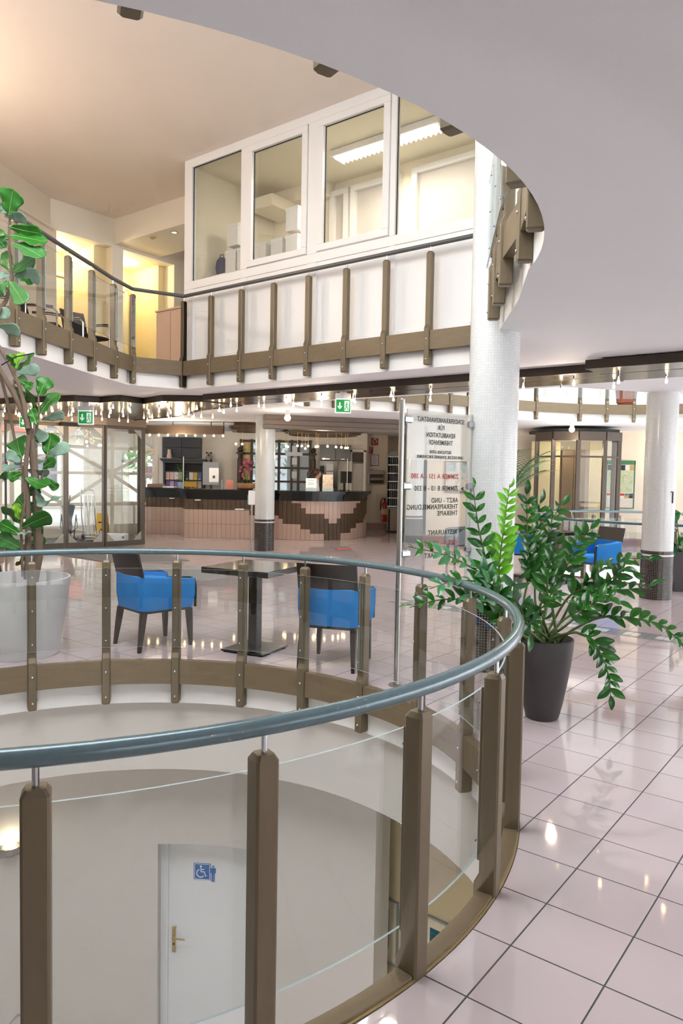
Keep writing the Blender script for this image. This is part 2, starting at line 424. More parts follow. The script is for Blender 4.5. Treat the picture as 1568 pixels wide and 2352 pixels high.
for i in range(-60, 60):
    for j in range(-30, 75):
        x, y = tile_xy(i + .5, j + .5)
        if not (-7.5 < x < 11.4 and -4.9 < y < 25): continue
        if j == 18 and -13 <= i <= 16: continue
        d1 = math.hypot(x - RC[0], y - RC[1]); d2 = math.hypot(x - RC2[0], y - RC2[1])
        if d1 < RE - .24 or d2 < RE - .24: continue
        infr = y > 1.9 and abs(x) < y * .50 + .3
        if d1 < RE + .24 or d2 < RE + .24:
            ca = RC if d1 < RE + .24 else RC2
            loc = [(x + ct * a - st_ * b, y + st_ * a + ct * b) for a, b in ((-h_, -h_), (h_, -h_), (h_, h_), (-h_, h_))]
            pl = clip_out(loc, ca, RE + .003)
            if not pl: continue
            cut.append((math.hypot(x, y), x, y, pl, infr))
            continue
        if infr: near.append((math.hypot(x, y), x, y))
        else: rest.prism([(x + ct * a - st_ * b, y + st_ * a + ct * b) for a, b in ((-h_, -h_), (h_, -h_), (h_, h_), (-h_, h_))], -.0012, 0)
near.sort()
cut.sort(); ncut = 0
for d, x, y, pl, infr in cut:
    if infr and ncut < 60:
        MB().prism([(px - x, py - y) for px, py in pl], -.0012, 0).build('tile', M['tile'], floor, loc=(x, y, 0)); ncut += 1
    else: rest.prism(pl, -.0012, 0)
for k, (d, x, y) in enumerate(near):
    if k < 300 - ncut: put(tile_me, 'tile', floor, (x, y, 0), TH)
    else: rest.prism([(x + ct * a - st_ * b, y + st_ * a + ct * b) for a, b in ((-h_, -h_), (h_, -h_), (h_, h_), (-h_, h_))], -.0012, 0)
tag(rest.build('far_tiles', M['tile'], floor), kind='stuff')
# mosaic border laid into the floor under the light strip
bw = MB(); n4 = 4; q4 = TS / n4
for i in range(-13, 17):
    for a in range(n4):
        for b in range(n4):
            x, y = tile_xy(i + (a + .5) / n4, 18 + (b + .5) / n4)
            edge = b in (0, 3)
            white = (not edge) and ((a // 2) % 2 == 0)
            hq = q4 / 2 - .003
            bw.prism([(x + ct * p - st_ * q, y + st_ * p + ct * q) for p, q in ((-hq, -hq), (hq, -hq), (hq, hq), (-hq, hq))], -.0012, .0, 0 if white else 1)
tag(bw.build('border_mosaic', [M['tile_w'], M['tile_g']], floor), kind='stuff')

# ---------------------------------------------------------------- first floor slab (ceiling of the hall) and roof
ceiling = plate('ceiling', SLAB, [void1, void2], CE, UF, (M['ceil'], M['carpet2'], M['white']))
struct(ceiling, 'pale grey hall ceiling slab with white edged openings', 'ceiling')
upper = plate('ceiling_upper', [(-9.5, -5), (11.5, -5), (11.5, 26), (-9.5, 26)], [[(-3.9, .9), (.7, .9), (.7, 5.1), (-3.9, 5.1)], [(3.3, 11.3), (7.9, 11.3), (7.9, 15.9), (3.3, 15.9)]], UC, UC + .25, (M['peach'], M['white'], M['white']))
struct(upper, 'peach tinted upper ceiling above the office windows', 'ceiling')

# ---------------------------------------------------------------- columns
def column(loc, label, z0=0, z1=CE):
    t = struct(empty('column', (loc[0], loc[1], z0)), label, 'column')
    r = .21; H = z1 - z0
    MB().lathe([(r + .004, 0), (r + .004, .60)], 48).build('black_mosaic_base', M['mosb'], t, True)
    MB().lathe([(r + .006, .60), (r + .008, .603), (r + .008, .622), (r + .006, .625)], 48).build('white_band', M['tile_w'], t, True)
    MB().lathe([(r + .004, .625), (r + .004, .672)], 48).build('black_mosaic_stripe', M['mosb'], t, True)
    MB().lathe([(r, .672), (r, H)], 64).build('white_mosaic_shaft', M['mosw'], t, True)
    return t
column((1.285, 6.33), 'tall white mosaic column behind the leafy plant, rising through both storeys', 0, UC)
column((4.43, 10.25), 'white mosaic column with black mosaic foot beside the blue armchair with dark back')
column((-1.65, 15.72), 'white mosaic column with black mosaic foot in front of the reception desk')
column((1.80, 18.15), 'white mosaic column seen through the lettered glass sign')
tag(MB().box((0, 0, 0), (.012, .01, .16)).box((-.02, 0, .075), (.03, .01, .014), .0).build('black_numeral', M['blackm'], bpy.data.objects['column.001'], loc=(.105, -.19, 1.42), rz=.5))

# ---------------------------------------------------------------- railings
def post_mesh():
    b = MB()
    def ring(z, x0, x1, hy, c=.007):
        return [(x0 + c, -hy, z), (x1 - c, -hy, z), (x1, -hy + c, z), (x1, hy - c, z), (x1 - c, hy, z), (x0 + c, hy, z), (x0, hy - c, z), (x0, -hy + c, z)]
    b.loft([ring(-.357, -.052, .022, .026), ring(-.347, -.060, .030, .034), ring(.045, -.060, .030, .034), ring(.085, -.040, .030, .034), ring(.868, -.040, .030, .034), ring(.885, -.030, .020, .024)])
    return b.mesh('post', M['bronze'])
POST = post_mesh()
PIN = MB().cyl((0, 0, .875), (0, 0, .945), .009, n=10).mesh('pin', M['steel'], True)
BOLT = MB().ball((0, 0, 0), .011, 10, 6, (.7, 1, 1)).mesh('bolt', M['steel'], True)
SCREW = MB().ball((0, 0, 0), .007, 8, 6, (.7, 1, 1)).mesh('screw', M['steel'], True)
STRIP = MB().box((-.046, 0, .48), (.012, .04, .70), bev=.003).mesh('glass_clamp', M['bronze'])
def add_posts(root, posts, bolts=True, glass=True):
    for (x, y, nx, ny) in posts:
        p = put(POST, 'post', root, (x, y, 0), math.atan2(ny, nx))
        put(PIN, 'pin', p)
        if bolts:
            for z in (-.075, -.295): put(BOLT, 'bolt', p, (-.062, 0, z))
            if glass:
                put(STRIP, 'glass_clamp', p)
                for z in (.76, .48, .20): put(SCREW, 'screw', p, (-.066, 0, z))
def ring_railing(name, label, c, angs, seams, zb, bolts=True, group=None):
    t = thing(name, label, 'railing', (c[0], c[1], zb), group=group)
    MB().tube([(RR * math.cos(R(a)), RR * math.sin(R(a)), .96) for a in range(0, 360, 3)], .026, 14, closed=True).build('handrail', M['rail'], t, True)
    add_posts(t, [(RR * math.cos(R(a)), RR * math.sin(R(a)), math.cos(R(a)), math.sin(R(a))) for a in angs], bolts)
    n = len(angs); da = .036 / RR
    srt = sorted(angs)
    for k in range(n):
        a0 = R(srt[k]) + da; a1 = R(srt[(k + 1) % n] + (360 if k == n - 1 else 0)) - da
        MB().arc_slab((0, 0), 2.312, 2.374, -.19, .016, a0, a1, 6).build('base_board', M['board'], t)
    MB().lathe([(2.375, -.02), (2.384, -.02), (2.384, .004), (2.375, .006)], 120).build('brass_edge', M['brass'], t)
    ss = sorted(seams)
    for k in range(len(ss)):
        a0 = R(ss[k]) + .0012; a1 = R(ss[(k + 1) % len(ss)] + (360 if k == len(ss) - 1 else 0)) - .0012
        MB().arc_slab((0, 0), 2.293, 2.301, .14, .82, a0, a1, 24, 0, 1).build('glass_panel', [M['glass'], M['gedge']], t, True)
    return t
ANG = [118.3, 103.8, 89.3, 74.9, 60.6, 45.9, 30.6, 15.5, .4, -14.8, -28.9, -43.3, -58.1, -72.2, -86.4, -100.6, -114.8, -129, -143.2, -157.4, -171.6, -185.8, -200, -214, -228]
ring_railing('ring_railing', 'round railing with petrol handrail, bronze posts and curved glass round the near floor opening', RC, ANG, [103.8, 45.9, -14.8, -72.2, -129, -185.8], 0)
t2 = ring_railing('ring_railing', 'round railing with grey handrail behind the blue armchairs at the second floor opening', RC2, [a + 5 for a in range(0, 360, 14) if a < 350], [5, 75, 145, 215, 285], 0, False)

def path_railing(name, label, posts, path, zb, glass_bays, bolts=True, board_skip=(), cat='railing'):
    """posts: (x, y, outward nx, ny) in order; path: rail points; glass between the posts listed"""
    x0, y0 = posts[0][:2]
    t = thing(name, label, cat, (x0, y0, zb))
    P = [(x - x0, y - y0, a, b) for x, y, a, b in posts]
    MB().tube([(x - x0, y - y0, .96) for x, y in path], .026, 10).build('handrail', M['rail_up'], t, True)
    for k, q in enumerate(P): add_posts(t, [q], bolts, glass=(k in glass_bays or k - 1 in glass_bays))
    for k in range(len(P) - 1):
        if k in board_skip: continue
        a = Vector(P[k][:2]); b = Vector(P[k + 1][:2]); d = b - a; L = d.length; an = math.atan2(d.y, d.x)
        n = Vector((P[k][2] + P[k + 1][2], P[k][3] + P[k + 1][3])).normalized()
        mid = (a + b) / 2 - n * .012
        MB().box((0, 0, 0), (L - .072, .062, .206)).build('base_board', M['board'], t, loc=(mid.x, mid.y, -.087), rz=an)
        if k in glass_bays:
            mg = (a + b) / 2 - n * .058
            g = MB(); g.box((0, 0, 0), (L - .004, .008, .68)); g.mi = [0 if abs(MBn) < 1 else 0 for MBn in g.mi]
            g.mi = [1, 1, 0, 1, 0, 1]
            g.build('glass_panel', [M['glass'], M['gedge']], t, loc=(mg.x, mg.y, .48), rz=an)
    return t
# gallery railing round the large void
VRR = VR - .03
pts = []; pth = []
arc_ang = [-178, -164, -151, -137.5, -124, -110.5, -97, -83.3, -69.6, -55.8, -42.2, -28.5, -14.6, -1.9]
left = [(-3.86, 5.35), (-3.73, 5.95), (-3.60, 6.50), (-3.47, 7.05), (-3.345, 7.50), (-3.29, 8.02), (-3.225, 8.64), (-3.155, 9.24), (-3.09, 9.90), (-2.985, 10.44)]
def nrm(v): v = Vector(v).normalized(); return (v.x, v.y)
arcp = [(VC[0] + VRR * math.cos(R(a)), VC[1] + VRR * math.sin(R(a)), math.cos(R(a)), math.sin(R(a))) for a in arc_ang]
right = [(1.045, 4.80), (1.112, 5.32), (1.18, 5.83), (1.26, 6.45), (1.33, 7.05), (1.395, 7.62)]
rightp = [(x, y, .993, -.12) for x, y in right]
OP0 = Vector((-2.24, 10.733)); OU = Vector((math.cos(-.668), math.sin(-.668))); OV = Vector((-OU.y, OU.x))
offt = [-.129, .462, 1.073, 1.672, 2.271, 2.871, 3.455, 4.044]
offp = [(*(OP0 + OU * t), OV.x, OV.y) for t in offt]
leftp = []
for k, (x, y) in enumerate(left):
    a = Vector(left[max(0, k - 1)]); b = Vector(left[min(len(left) - 1, k + 1)]); d = (b - a).normalized(); leftp.append((x, y, -d.y, d.x))
leftp[-1] = (*left[-1], *nrm((-.6, .8)))
path_railing('gallery_railing', 'gallery railing with glass panels by the lit doors on the upper floor', leftp + [offp[0]], [p[:2] for p in leftp] + [tuple(OP0 + OU * -.129)], UF, set(range(0, 9)))
path_railing('office_railing', 'bronze gallery railing without glass along the white office front', offp + [(*(OP0 + OU * 4.62), OV.x, OV.y)], [tuple(OP0 + OU * -.129), tuple(OP0 + OU * 4.64)], UF, set())
path_railing('gallery_railing', 'curved gallery railing above the near ceiling edge beside the tall column', arcp + rightp,
             [(VC[0] + VRR * math.cos(R(a)), VC[1] + VRR * math.sin(R(a))) for a in range(-178, -1, 3)] + [p[:2] for p in rightp], UF, set(range(0, 18)))
# far void: the sides that face the hall
fl_ = [refl(p) for p in left[::-1]]
def refln(n):
    n = Vector(n); return tuple(n - MIRV * (2 * n.dot(MIRV)))
flp = [(*refl(p[:2]), *refln(p[2:])) for p in leftp[::-1]]
farc = [(VC[0] + VRR * math.cos(R(a)), VC[1] + VRR * math.sin(R(a)), math.cos(R(a)), math.sin(R(a))) for a in arc_ang]
farp = [(*refl(p[:2]), *refln(p[2:])) for p in farc]
path_railing('gallery_railing', 'far gallery railing on the bright upper floor behind the light strip', flp + farp, [p[:2] for p in flp + farp], UF, set(range(0, 24)))
# ---------------------------------------------------------------- walls helper: a plate drawn in (x, height), set at depth y
def wall_xz(name, outer, holes, y, thick, mats, label, cat='wall', parent=None, loc=None, rz=0):
    o = plate(name, outer, holes, 0, thick, mats)
    me = o.data; me.transform(Matrix(((1, 0, 0, 0), (0, 0, 1, 0), (0, 1, 0, 0), (0, 0, 0, 1)))); me.flip_normals()
    o.location = loc if loc else (0, y, 0); o.rotation_euler = (0, 0, rz); o.parent = parent
    if parent is None: struct(o, label, cat)
    return o
def rect(x0, x1, z0, z1): return [(x0, z0), (x1, z0), (x1, z1), (x0, z1)]

# ---------------------------------------------------------------- lower storey seen through the round opening
LZ = -3.85
o = MB().lathe([(6.0, LZ - .1), (6.0, LZ)], 60, (RC[0], RC[1], 0), cap=True).build('floor_lower', mat('lower_floor_tile', rgb(206, 196, 190), .25, var=.04, vscale=4))
struct(o, 'pale floor of the lower storey under the round opening', 'floor')
o = MB().arc_slab(RC, 2.45, 2.62, -1.0, -.377, 0, 2 * PI, 120).build('wall_bulkhead', M['drum'], None, True); struct(o, 'curved pale bulkhead below the white rim of the round opening', 'wall')
o = plate('ceiling_lower', circle(RC, 7, 40), [circle(RC, 2.60, 90)], -1.0, -.9, (M['drum'], M['drum'], M['drum'])); struct(o, 'ceiling of the lower storey', 'ceiling')
w = MB().arc_slab(RC, 2.75, 2.95, LZ, -1.0, R(94.6), R(232), 46).arc_slab(RC, 2.75, 2.95, LZ, -1.0, R(49.5), R(74.5), 10).arc_slab(RC, 2.75, 2.95, -1.84, -1.0, R(74.5), R(94.6), 10)
struct(w.build('wall_drum', M['drum'], None, True, weld=True), 'curved plaster wall of the lower storey with the white door', 'wall')
o = MB().box((0, 0, (LZ - 1) / 2), (4.6, .12, -1 - LZ)).build('wall_lower_side', M['ochre'], None, loc=(1.55, 5.62, 0), rz=-.667)
struct(o, 'ochre yellow wall of the lower storey with a framed picture', 'wall')
o = MB().arc_slab(RC, 3.4, 3.5, LZ, -1.0, R(-130), R(20), 30).build('wall_lower_front', M['drum'], None, True); struct(o, 'lower storey wall below the near walkway', 'wall')
# door with the wheelchair sign
da = R(84.2); dpos = (RC[0] + 2.93 * math.cos(da), RC[1] + 2.93 * math.sin(da))
d1 = struct(empty('door_1', (dpos[0], dpos[1], LZ), da + PI / 2 + R(1.5)), 'white door with blue wheelchair sign in the lower curved wall', 'door')
MD = mat('door_white', rgb(238, 240, 242), .45, var=.01)
MB().box((0, .03, 1.0), (.90, .045, 2.0), bev=.004).build('leaf', MD, d1)
fr_ = MB().box((-.48, 0, 1.03), (.07, .16, 2.06), bev=.006).box((.48, 0, 1.03), (.07, .16, 2.06), bev=.006).box((0, 0, 2.045), (1.03, .16, .07), bev=.006)
fr_.build('frame', MD, d1, weld=False)
hp = MB().box((.39, .062, 1.0), (.035, .008, .26), bev=.004).build('handle_plate', M['brass'], d1)
MB().tube([(.39, .066, 1.04), (.39, .11, 1.04), (.37, .115, 1.04), (.27, .115, 1.035)], .009, 8).build('lever', M['brass'], hp, True)
MB().cyl((.39, .064, .955), (.39, .069, .955), .011).build('lock', M['blackm'], hp)
MSB = mat('sign_blue', rgb(44, 112, 186), .4, var=.03); MSW = mat('sign_white', rgb(244, 246, 248), .4, var=.01)
sg = MB().box((.12, .054, 1.68), (.165, .003, .165), bev=.0012).build('wheelchair_sign', MSB, d1)
bord = MB()
for sx, sz, wx, wz in ((0, .075, .15, .005), (0, -.075, .15, .005), (.073, 0, .005, .15), (-.073, 0, .005, .15)): bord.box((.12 + sx, .0562, 1.68 + sz), (wx, .0012, wz))
bord.build('sign_border', MSW, sg)
sy = .0566
def P2(x, z): return (.12 - x, sy, 1.68 + z)     # the door's own x runs against the reading direction
ws = MB().ball(P2(-.012, .052), .011, 10, 6, (1, .1, 1))
ws.tube([P2(-.012, .038), P2(-.010, .0), P2(.022, 0), P2(.034, -.042), P2(.048, -.038)], .0055, 6).tube([P2(-.012, .022), P2(.02, .022)], .0045, 6)
ws.tube([P2(-.014 + .038 * math.cos(R(a)), -.016 + .038 * math.sin(R(a))) for a in range(110, 331, 15)], .005, 6)
ws.build('wheelchair_symbol', MSW, sg)
mn = MB().ball((0.0130, .055, 1.735), .011, 10, 6, (1, .1, 1)).box((0.0130, .0552, 1.695), (.036, .003, .05)).box((-0.0095, .0552, 1.697), (.007, .003, .05)).box((0.0355, .0552, 1.697), (.007, .003, .05)).box((0.0045, .0552, 1.63), (.014, .003, .085)).box((0.0215, .0552, 1.63), (.014, .003, .085))
mn.build('man_symbol', MSB, d1)
# wall lamp
sc = thing('wall_sconce', 'lit half bowl wall lamp on the lower curved wall', 'lamp', (RC[0] + 2.75 * math.cos(R(121.3)), RC[1] + 2.75 * math.sin(R(121.3)), -1.66), R(121.3))
MB().lathe([(.012, -.105), (.05, -.10), (.085, -.07), (.105, -.03), (.112, .0), (.108, .0), (.10, -.03), (.08, -.065), (.045, -.092), (.0, -.096)], 20, (0, 0, 0), a0=PI / 2, a1=1.5 * PI).build('bowl', M['brush'], sc, True)
MB().tube([(-.05, -.05, -.03), (-.05, .05, -.03)], .012, 8).build('tube_bulb', mat('sconce_tube', rgb(255, 240, 210), .3, emit=(1, .84, .58, 1), estr=9, nosample=True), sc, True)
MB().box((-.006, 0, -.05), (.012, .16, .12), bev=.003).build('back_plate', M['brush'], sc)
pl_ = point('sconce_light', (-.09, 0, .04), 2.2, (1, .84, .58), .03); pl_.parent = sc
pd = thing('pendant_lamp', 'round white pendant lamp in the lower storey under the near walkway', 'lamp', (-1.5, 1.55, -1.0))  # added out of view only to brighten the lower storey
MB().cyl((0, 0, -.5), (0, 0, 0), .006, n=6).build('cord', M['steel'], pd); MB().ball((0, 0, -.62), .14, 18, 12).build('globe', mat('pendant_globe', rgb(250, 248, 242), .3, emit=(1, .96, .9, 1), estr=3, nosample=True), pd, True)
pl_ = point('pendant_light', (0, .1, -.85), 72, (.96, .98, 1), .12); pl_.parent = pd
# pictures
def picture(name, label, loc, rz, w, h, art, frame_m, mount, mw=.1, art_mats=None):
    t = thing(name, label, 'picture', loc, rz)
    f = MB(); fw = .018
    for sx, sz, dx, dz in ((0, h / 2 - fw / 2, w, fw), (0, -h / 2 + fw / 2, w, fw), (w / 2 - fw / 2, 0, fw, h - 2 * fw), (-w / 2 + fw / 2, 0, fw, h - 2 * fw)): f.box((sx, -.012, sz), (dx, .024, dz), bev=.003)
    f.build('frame', frame_m, t)
    MB().box((0, -.006, 0), (w - 2 * fw, .006, h - 2 * fw)).build('mount', mount, t)
    MB().box((0, -.0095, .02), (w - 2 * mw, .002, h - 2 * mw - .04)).build('print', art, t)
    return t
def art_mat(name, cols, scale=3.0, dist=1.5):
    if name in MATS: return MATS[name]
    m = bpy.data.materials.new(name); m.use_nodes = True; MATS[name] = m
    N = m.node_tree.nodes; L = m.node_tree.links; b = N['Principled BSDF']; b.inputs['Roughness'].default_value = .6
    tc = N.new('ShaderNodeTexCoord'); no = N.new('ShaderNodeTexNoise'); no.inputs['Scale'].default_value = scale; no.inputs['Detail'].default_value = 6; no.inputs['Distortion'].default_value = dist
    L.new(tc.outputs['Object'], no.inputs['Vector']); cr = N.new('ShaderNodeValToRGB'); L.new(no.outputs['Fac'], cr.inputs[0])
    els = cr.color_ramp.elements
    while len(els) < len(cols): els.new(.5)
    for k, c in enumerate(cols): els[k].position = .3 + .4 * k / (len(cols) - 1); els[k].color = c
    L.new(cr.outputs[0], b.inputs['Base Color']); return m
MPF = mat('picture_frame_grey', rgb(150, 160, 160), .4, .3); MMT = mat('picture_mount', rgb(226, 216, 186), .8)
picture('wall_picture', 'framed blue sea print with cream mount on the lower ochre wall', (.93, 6.03, -2.42), -.667, .46, .62, art_mat('sea_print', [rgb(20, 62, 84), rgb(30, 98, 118), rgb(58, 132, 140)], 7), MPF, MMT)
picture('wall_picture', 'narrow framed picture half hidden behind the bronze post, lower storey', (.42, 6.44, -2.42), -.667, .40, .60, art_mat('grey_print', [rgb(190, 190, 180), rgb(150, 160, 160), rgb(210, 208, 196)], 5), MPF, MMT)
# walking frame leaning at the lower wall
wf = thing('walking_frame', 'light metal walking frame standing low by the wall lamp', 'walking frame', (-2.62, 5.85, LZ))
for s in (-1, 1): MB().tube([(-.02 + .14 * s, -.12, 0), (.02 + .07 * s, 0, .9), (.04 + .04 * s, .03, .96), (.06, .03, .97)], .012, 8).build('side_tube', M['steel'], wf, True)
MB().tube([(-.09, -.05, .4), (.11, -.05, .4)], .01, 8).build('cross_tube', M['steel'], wf, True)

# ---------------------------------------------------------------- upper storey: office box behind the bronze railing
W0 = OP0 + OV * .16
oz = math.atan2(OU.y, OU.x)
off = struct(empty('window_1', (W0.x, W0.y, UF), oz), 'white framed office glazing above the bronze railing', 'window')
T0, T1, H0, H1 = -.29, 4.75, 1.07, UC - UF
def fbox(name, x0, x1, z0, z1, y0=-.03, y1=.05, m=None, bev=.004):
    return MB().box(((x0 + x1) / 2, (y0 + y1) / 2, (z0 + z1) / 2), (x1 - x0, y1 - y0, z1 - z0), bev=bev).build(name, m or M['frame'], off)
fbox('frame_rail', T0, T1, H1 - .12, H1 - .0); fbox('frame_rail', T0, T1, H0 + .02, H0 + .135)
for a, b in ((T0, -.128), (.895, 1.02), (2.115, 2.275), (3.385, 3.46), (4.62, 4.75)): fbox('mullion', a, b, H0 + .135, H1 - .12)
for a, b in ((1.03, 2.105), (2.285, 3.375)):
    z0, z1 = H0 + .145, H1 - .13; w_ = .085
    s_ = MB()
    for x0, x1, q0, q1 in ((a, b, z0, z0 + w_), (a, b, z1 - w_, z1), (a, a + w_, z0 + w_, z1 - w_), (b - w_, b, z0 + w_, z1 - w_)):
        s_.box(((x0 + x1) / 2, -.02, (q0 + q1) / 2), (x1 - x0, .06, q1 - q0), bev=.006)
    s_.build('sash', M['frame'], off)
MGK = M['blackm']
for a, b, i_ in ((-.128, .895, 0), (1.115, 2.02, .085), (2.37, 3.29, .085), (3.46, 4.62, 0)):
    z0, z1 = H0 + .135 + i_ + (.01 if i_ else 0), H1 - .12 - i_ - (.01 if i_ else 0)
    MB().box(((a + b) / 2, .012, (z0 + z1) / 2), (b - a, .006, z1 - z0)).build('pane', M['wglass'], off)
    g_ = MB()
    for x0, x1, q0, q1 in ((a, b, z1 - .008, z1), (a, a + .008, z0, z1)): g_.box(((x0 + x1) / 2, .004, (q0 + q1) / 2), (x1 - x0, .012, q1 - q0))
    g_.build('gasket', MGK, off)
# parapet panels under the glazing
for a, b in ((T0, -.10), (.90, 1.02), (2.12, 2.27), (3.39, 3.47), (4.66, 4.75)): fbox('parapet_stile', a, b, .02, H0 + .02)
for a, b in ((-.10, .90), (1.02, 2.12), (2.27, 3.39), (3.47, 4.66)):
    fbox('parapet_panel', a, b, .10, H0 - .05, .0, .05); fbox('parapet_rail', a, b, .0, .10, -.02, .05); fbox('parapet_rail', a, b, H0 - .05, H0 + .02, -.02, .05)
# office interior
inner = empty('wall_office', (W0.x, W0.y, UF), oz); struct(inner, 'cream office walls behind the upper glazing', 'wall')
MI = mat('office_wall', rgb(242, 234, 212), .8, var=.02)
MB().box((2.35, 1.85, 1.48), (5.2, .1, 2.96)).build('back_wall', MI, inner)
MB().box((-.26, .98, 1.48), (.06, 1.8, 2.96)).build('side_wall', MI, inner)
MB().box((4.95, .98, 1.48), (.08, 1.8, 2.96)).build('end_wall', MI, inner)
MB().box((2.35, .95, 2.93), (5.2, 1.75, .05)).build('office_ceiling', mat('office_ceiling', rgb(240, 232, 208), .8, var=.01), inner)
MB().box((.2, 1.66, 2.80), (1.7, .30, .22), bev=.01).build('cornice', MI, inner)
MB().box((.15, 1.45, 2.62), (.5, .7, .18), bev=.01).build('duct', MI, inner)
for k, (a, b) in enumerate(((1.02, 1.38), (1.42, 2.32), (2.52, 3.75))):
    wnd = empty('interior_window', (0, 0, 0)); wnd.parent = inner
    f_ = MB(); z0, z1 = .95, 2.78
    for x0, x1, q0, q1 in ((a, b, z0, z0 + .09), (a, b, z1 - .09, z1), (a, a + .09, z0 + .09, z1 - .09), (b - .09, b, z0 + .09, z1 - .09)): f_.box(((x0 + x1) / 2, 1.77, (q0 + q1) / 2), (x1 - x0, .09, q1 - q0), bev=.006)
    f_.build('window_frame', M['frame'], wnd)
    MB().box(((a + b) / 2, 1.79, (z0 + z1) / 2), (b - a - .18, .01, z1 - z0 - .18)).build('window_pane', mat('interior_blind', rgb(196, 190, 184), .6, var=.02), wnd)
lm = thing('fluorescent_lamp', 'long white fluorescent ceiling lamp inside the upper office', 'lamp', (W0.x, W0.y, UF), oz)
lc = (2.62, .95)
MB().box((lc[0], lc[1], 2.855), (1.72, .24, .09), bev=.006).build('housing', M['frame'], lm)
lv = MB(); n_ = 22
for k in range(n_):
    x = lc[0] - .82 + 1.64 * k / n_
    lv.add([(x, lc[1] - .1, 2.81), (x + .0745, lc[1] - .1, 2.81), (x + .037, lc[1] - .1, 2.765), (x, lc[1] + .1, 2.81), (x + .0745, lc[1] + .1, 2.81), (x + .037, lc[1] + .1, 2.765)], [(0, 1, 2), (3, 5, 4), (0, 2, 5, 3), (1, 4, 5, 2)])
lv.build('louvre', mat('lit_louvre', rgb(255, 250, 235), .4, emit=(1, .93, .78, 1), estr=4.0), lm)
ol = area('office_lamp_light', (0, 0, 0), (0, 0, -1), 1.6, .2, 70, (1, .94, .80)); ol.parent = lm; ol.location = (lc[0], lc[1], 2.74); ol.rotation_euler = (0, 0, 0)
MBX = mat('archive_box_white', rgb(238, 238, 236), .6, var=.03)
BX = MB().box((0, 0, 0), (.22, .3, .3), bev=.006).mesh('archive_box', MBX); BXL = MB().box((0, 0, .15), (.235, .31, .05), bev=.005).mesh('lid', MBX)
sh = thing('office_shelf', 'low white shelf behind the leftmost office panes', 'shelf', (W0.x, W0.y, UF), oz)
MB().box((.72, .62, 1.385), (1.9, .36, .03)).build('shelf_board', M['frame'], sh); MB().box((.72, .62, .685), (1.85, .34, 1.37)).build('shelf_body', M['frame'], sh)
names_ = ['lowest archive box in the first office pane', 'second archive box in the first office pane', 'upper archive box standing high in the first office pane', 'low archive box in the second office pane', 'middle archive box in the second office pane', 'tall stacked archive box at the edge of the second office pane', 'lower archive box under the tall stacked one in the second pane']
for (x, z), nm in zip(((.16, 1.555), (.41, 1.555), (.20, 1.935), (.78, 1.555), (1.10, 1.555), (1.385, 1.935), (1.385, 1.555)), names_):
    wp = W0 + OU * x + OV * .62
    b_ = thing('archive_box', 'white ' + nm, 'box', (wp.x, wp.y, UF + z), oz, 'archive boxes in the office')
    put(BX, 'box_body', b_); put(BXL, 'lid', b_)
wp = W0 + OU * -.06 + OV * .50
b_ = thing('blue_bag', 'dark blue bag behind the bottom of the first office pane', 'bag', (wp.x, wp.y, UF + 1.402), oz)
MB().lathe([(.0, 0), (.08, .01), (.095, .1), (.08, .2), (.045, .25), (0, .255)], 14).build('bag_body', mat('navy_cloth', rgb(54, 66, 98), .8, var=.2, vscale=20), b_, True)
MB().tube([(-.04, 0, .24), (-.03, 0, .30), (.03, 0, .30), (.04, 0, .24)], .008, 6).build('bag_handle', MATS['navy_cloth'], b_, True)

# ---------------------------------------------------------------- upper storey: left gallery
A0 = Vector((-4.881, 12.678)); AD = Vector((.6207, .784)); AN = Vector((-.784, .6207)); aa = math.atan2(AD.y, AD.x)
wl = MB().prism([(-5.6, 5.0), (-5.18, 11.2), (-4.95, 12.75), (-5.15, 12.85), (-5.38, 11.2), (-5.8, 5.0)], UF, UC).build('wall_gallery_left', M['cream']); struct(wl, 'peach cream wall of the upper left gallery', 'wall')
struct(MB().prism([(-5.28, 9.0), (-5.11, 11.2), (-4.9, 12.6), (-5.0, 12.65), (-5.2, 11.2), (-5.4, 9.0)], UF + 2.44, UF + 2.47).build('trim_1', M['warmw']), 'thin shadow line moulding along the upper gallery wall', 'trim')
wa = struct(empty('wall_gallery_back', (A0.x, A0.y, UF), aa), 'upper gallery back wall with yellow lit door niches', 'wall')
def wab(name, s0, s1, d0, d1, z0, z1, m): return MB().box(((s0 + s1) / 2, (d0 + d1) / 2, (z0 + z1) / 2), (s1 - s0, d1 - d0, z1 - z0)).build(name, m, wa)
MY = mat('niche_wall', rgb(244, 226, 178), .75, var=.02)
wab('header', -.15, 4.6, 0, .25, 2.46, UC - UF, M['warmw']); wab('pillar', 1.05, 1.28, 0, .2, 0, 2.46, M['warmw']); wab('pillar', 2.45, 2.78, 0, .3, 0, 2.46, M['warmw'])
wab('side_wall', 2.78, 4.6, 0, .2, 0, 2.46, M['warmw']); wab('niche_back', -.4, 2.9, 1.2, 1.3, 0, 2.6, MY); wab('niche_side', -.45, -.2, .0, 1.2, 0, 2.6, MY)
wab('niche_side', .80, 1.12, .2, 1.2, 0, 2.5, MY); wab('niche_side', 2.30, 2.6, .3, 1.2, 0, 2.6, MY); wab('niche_ceiling', -.4, 2.7, .25, 1.2, 2.46, 2.6, MY)
MDY = mat('niche_door', rgb(246, 236, 204), .5, var=.01)
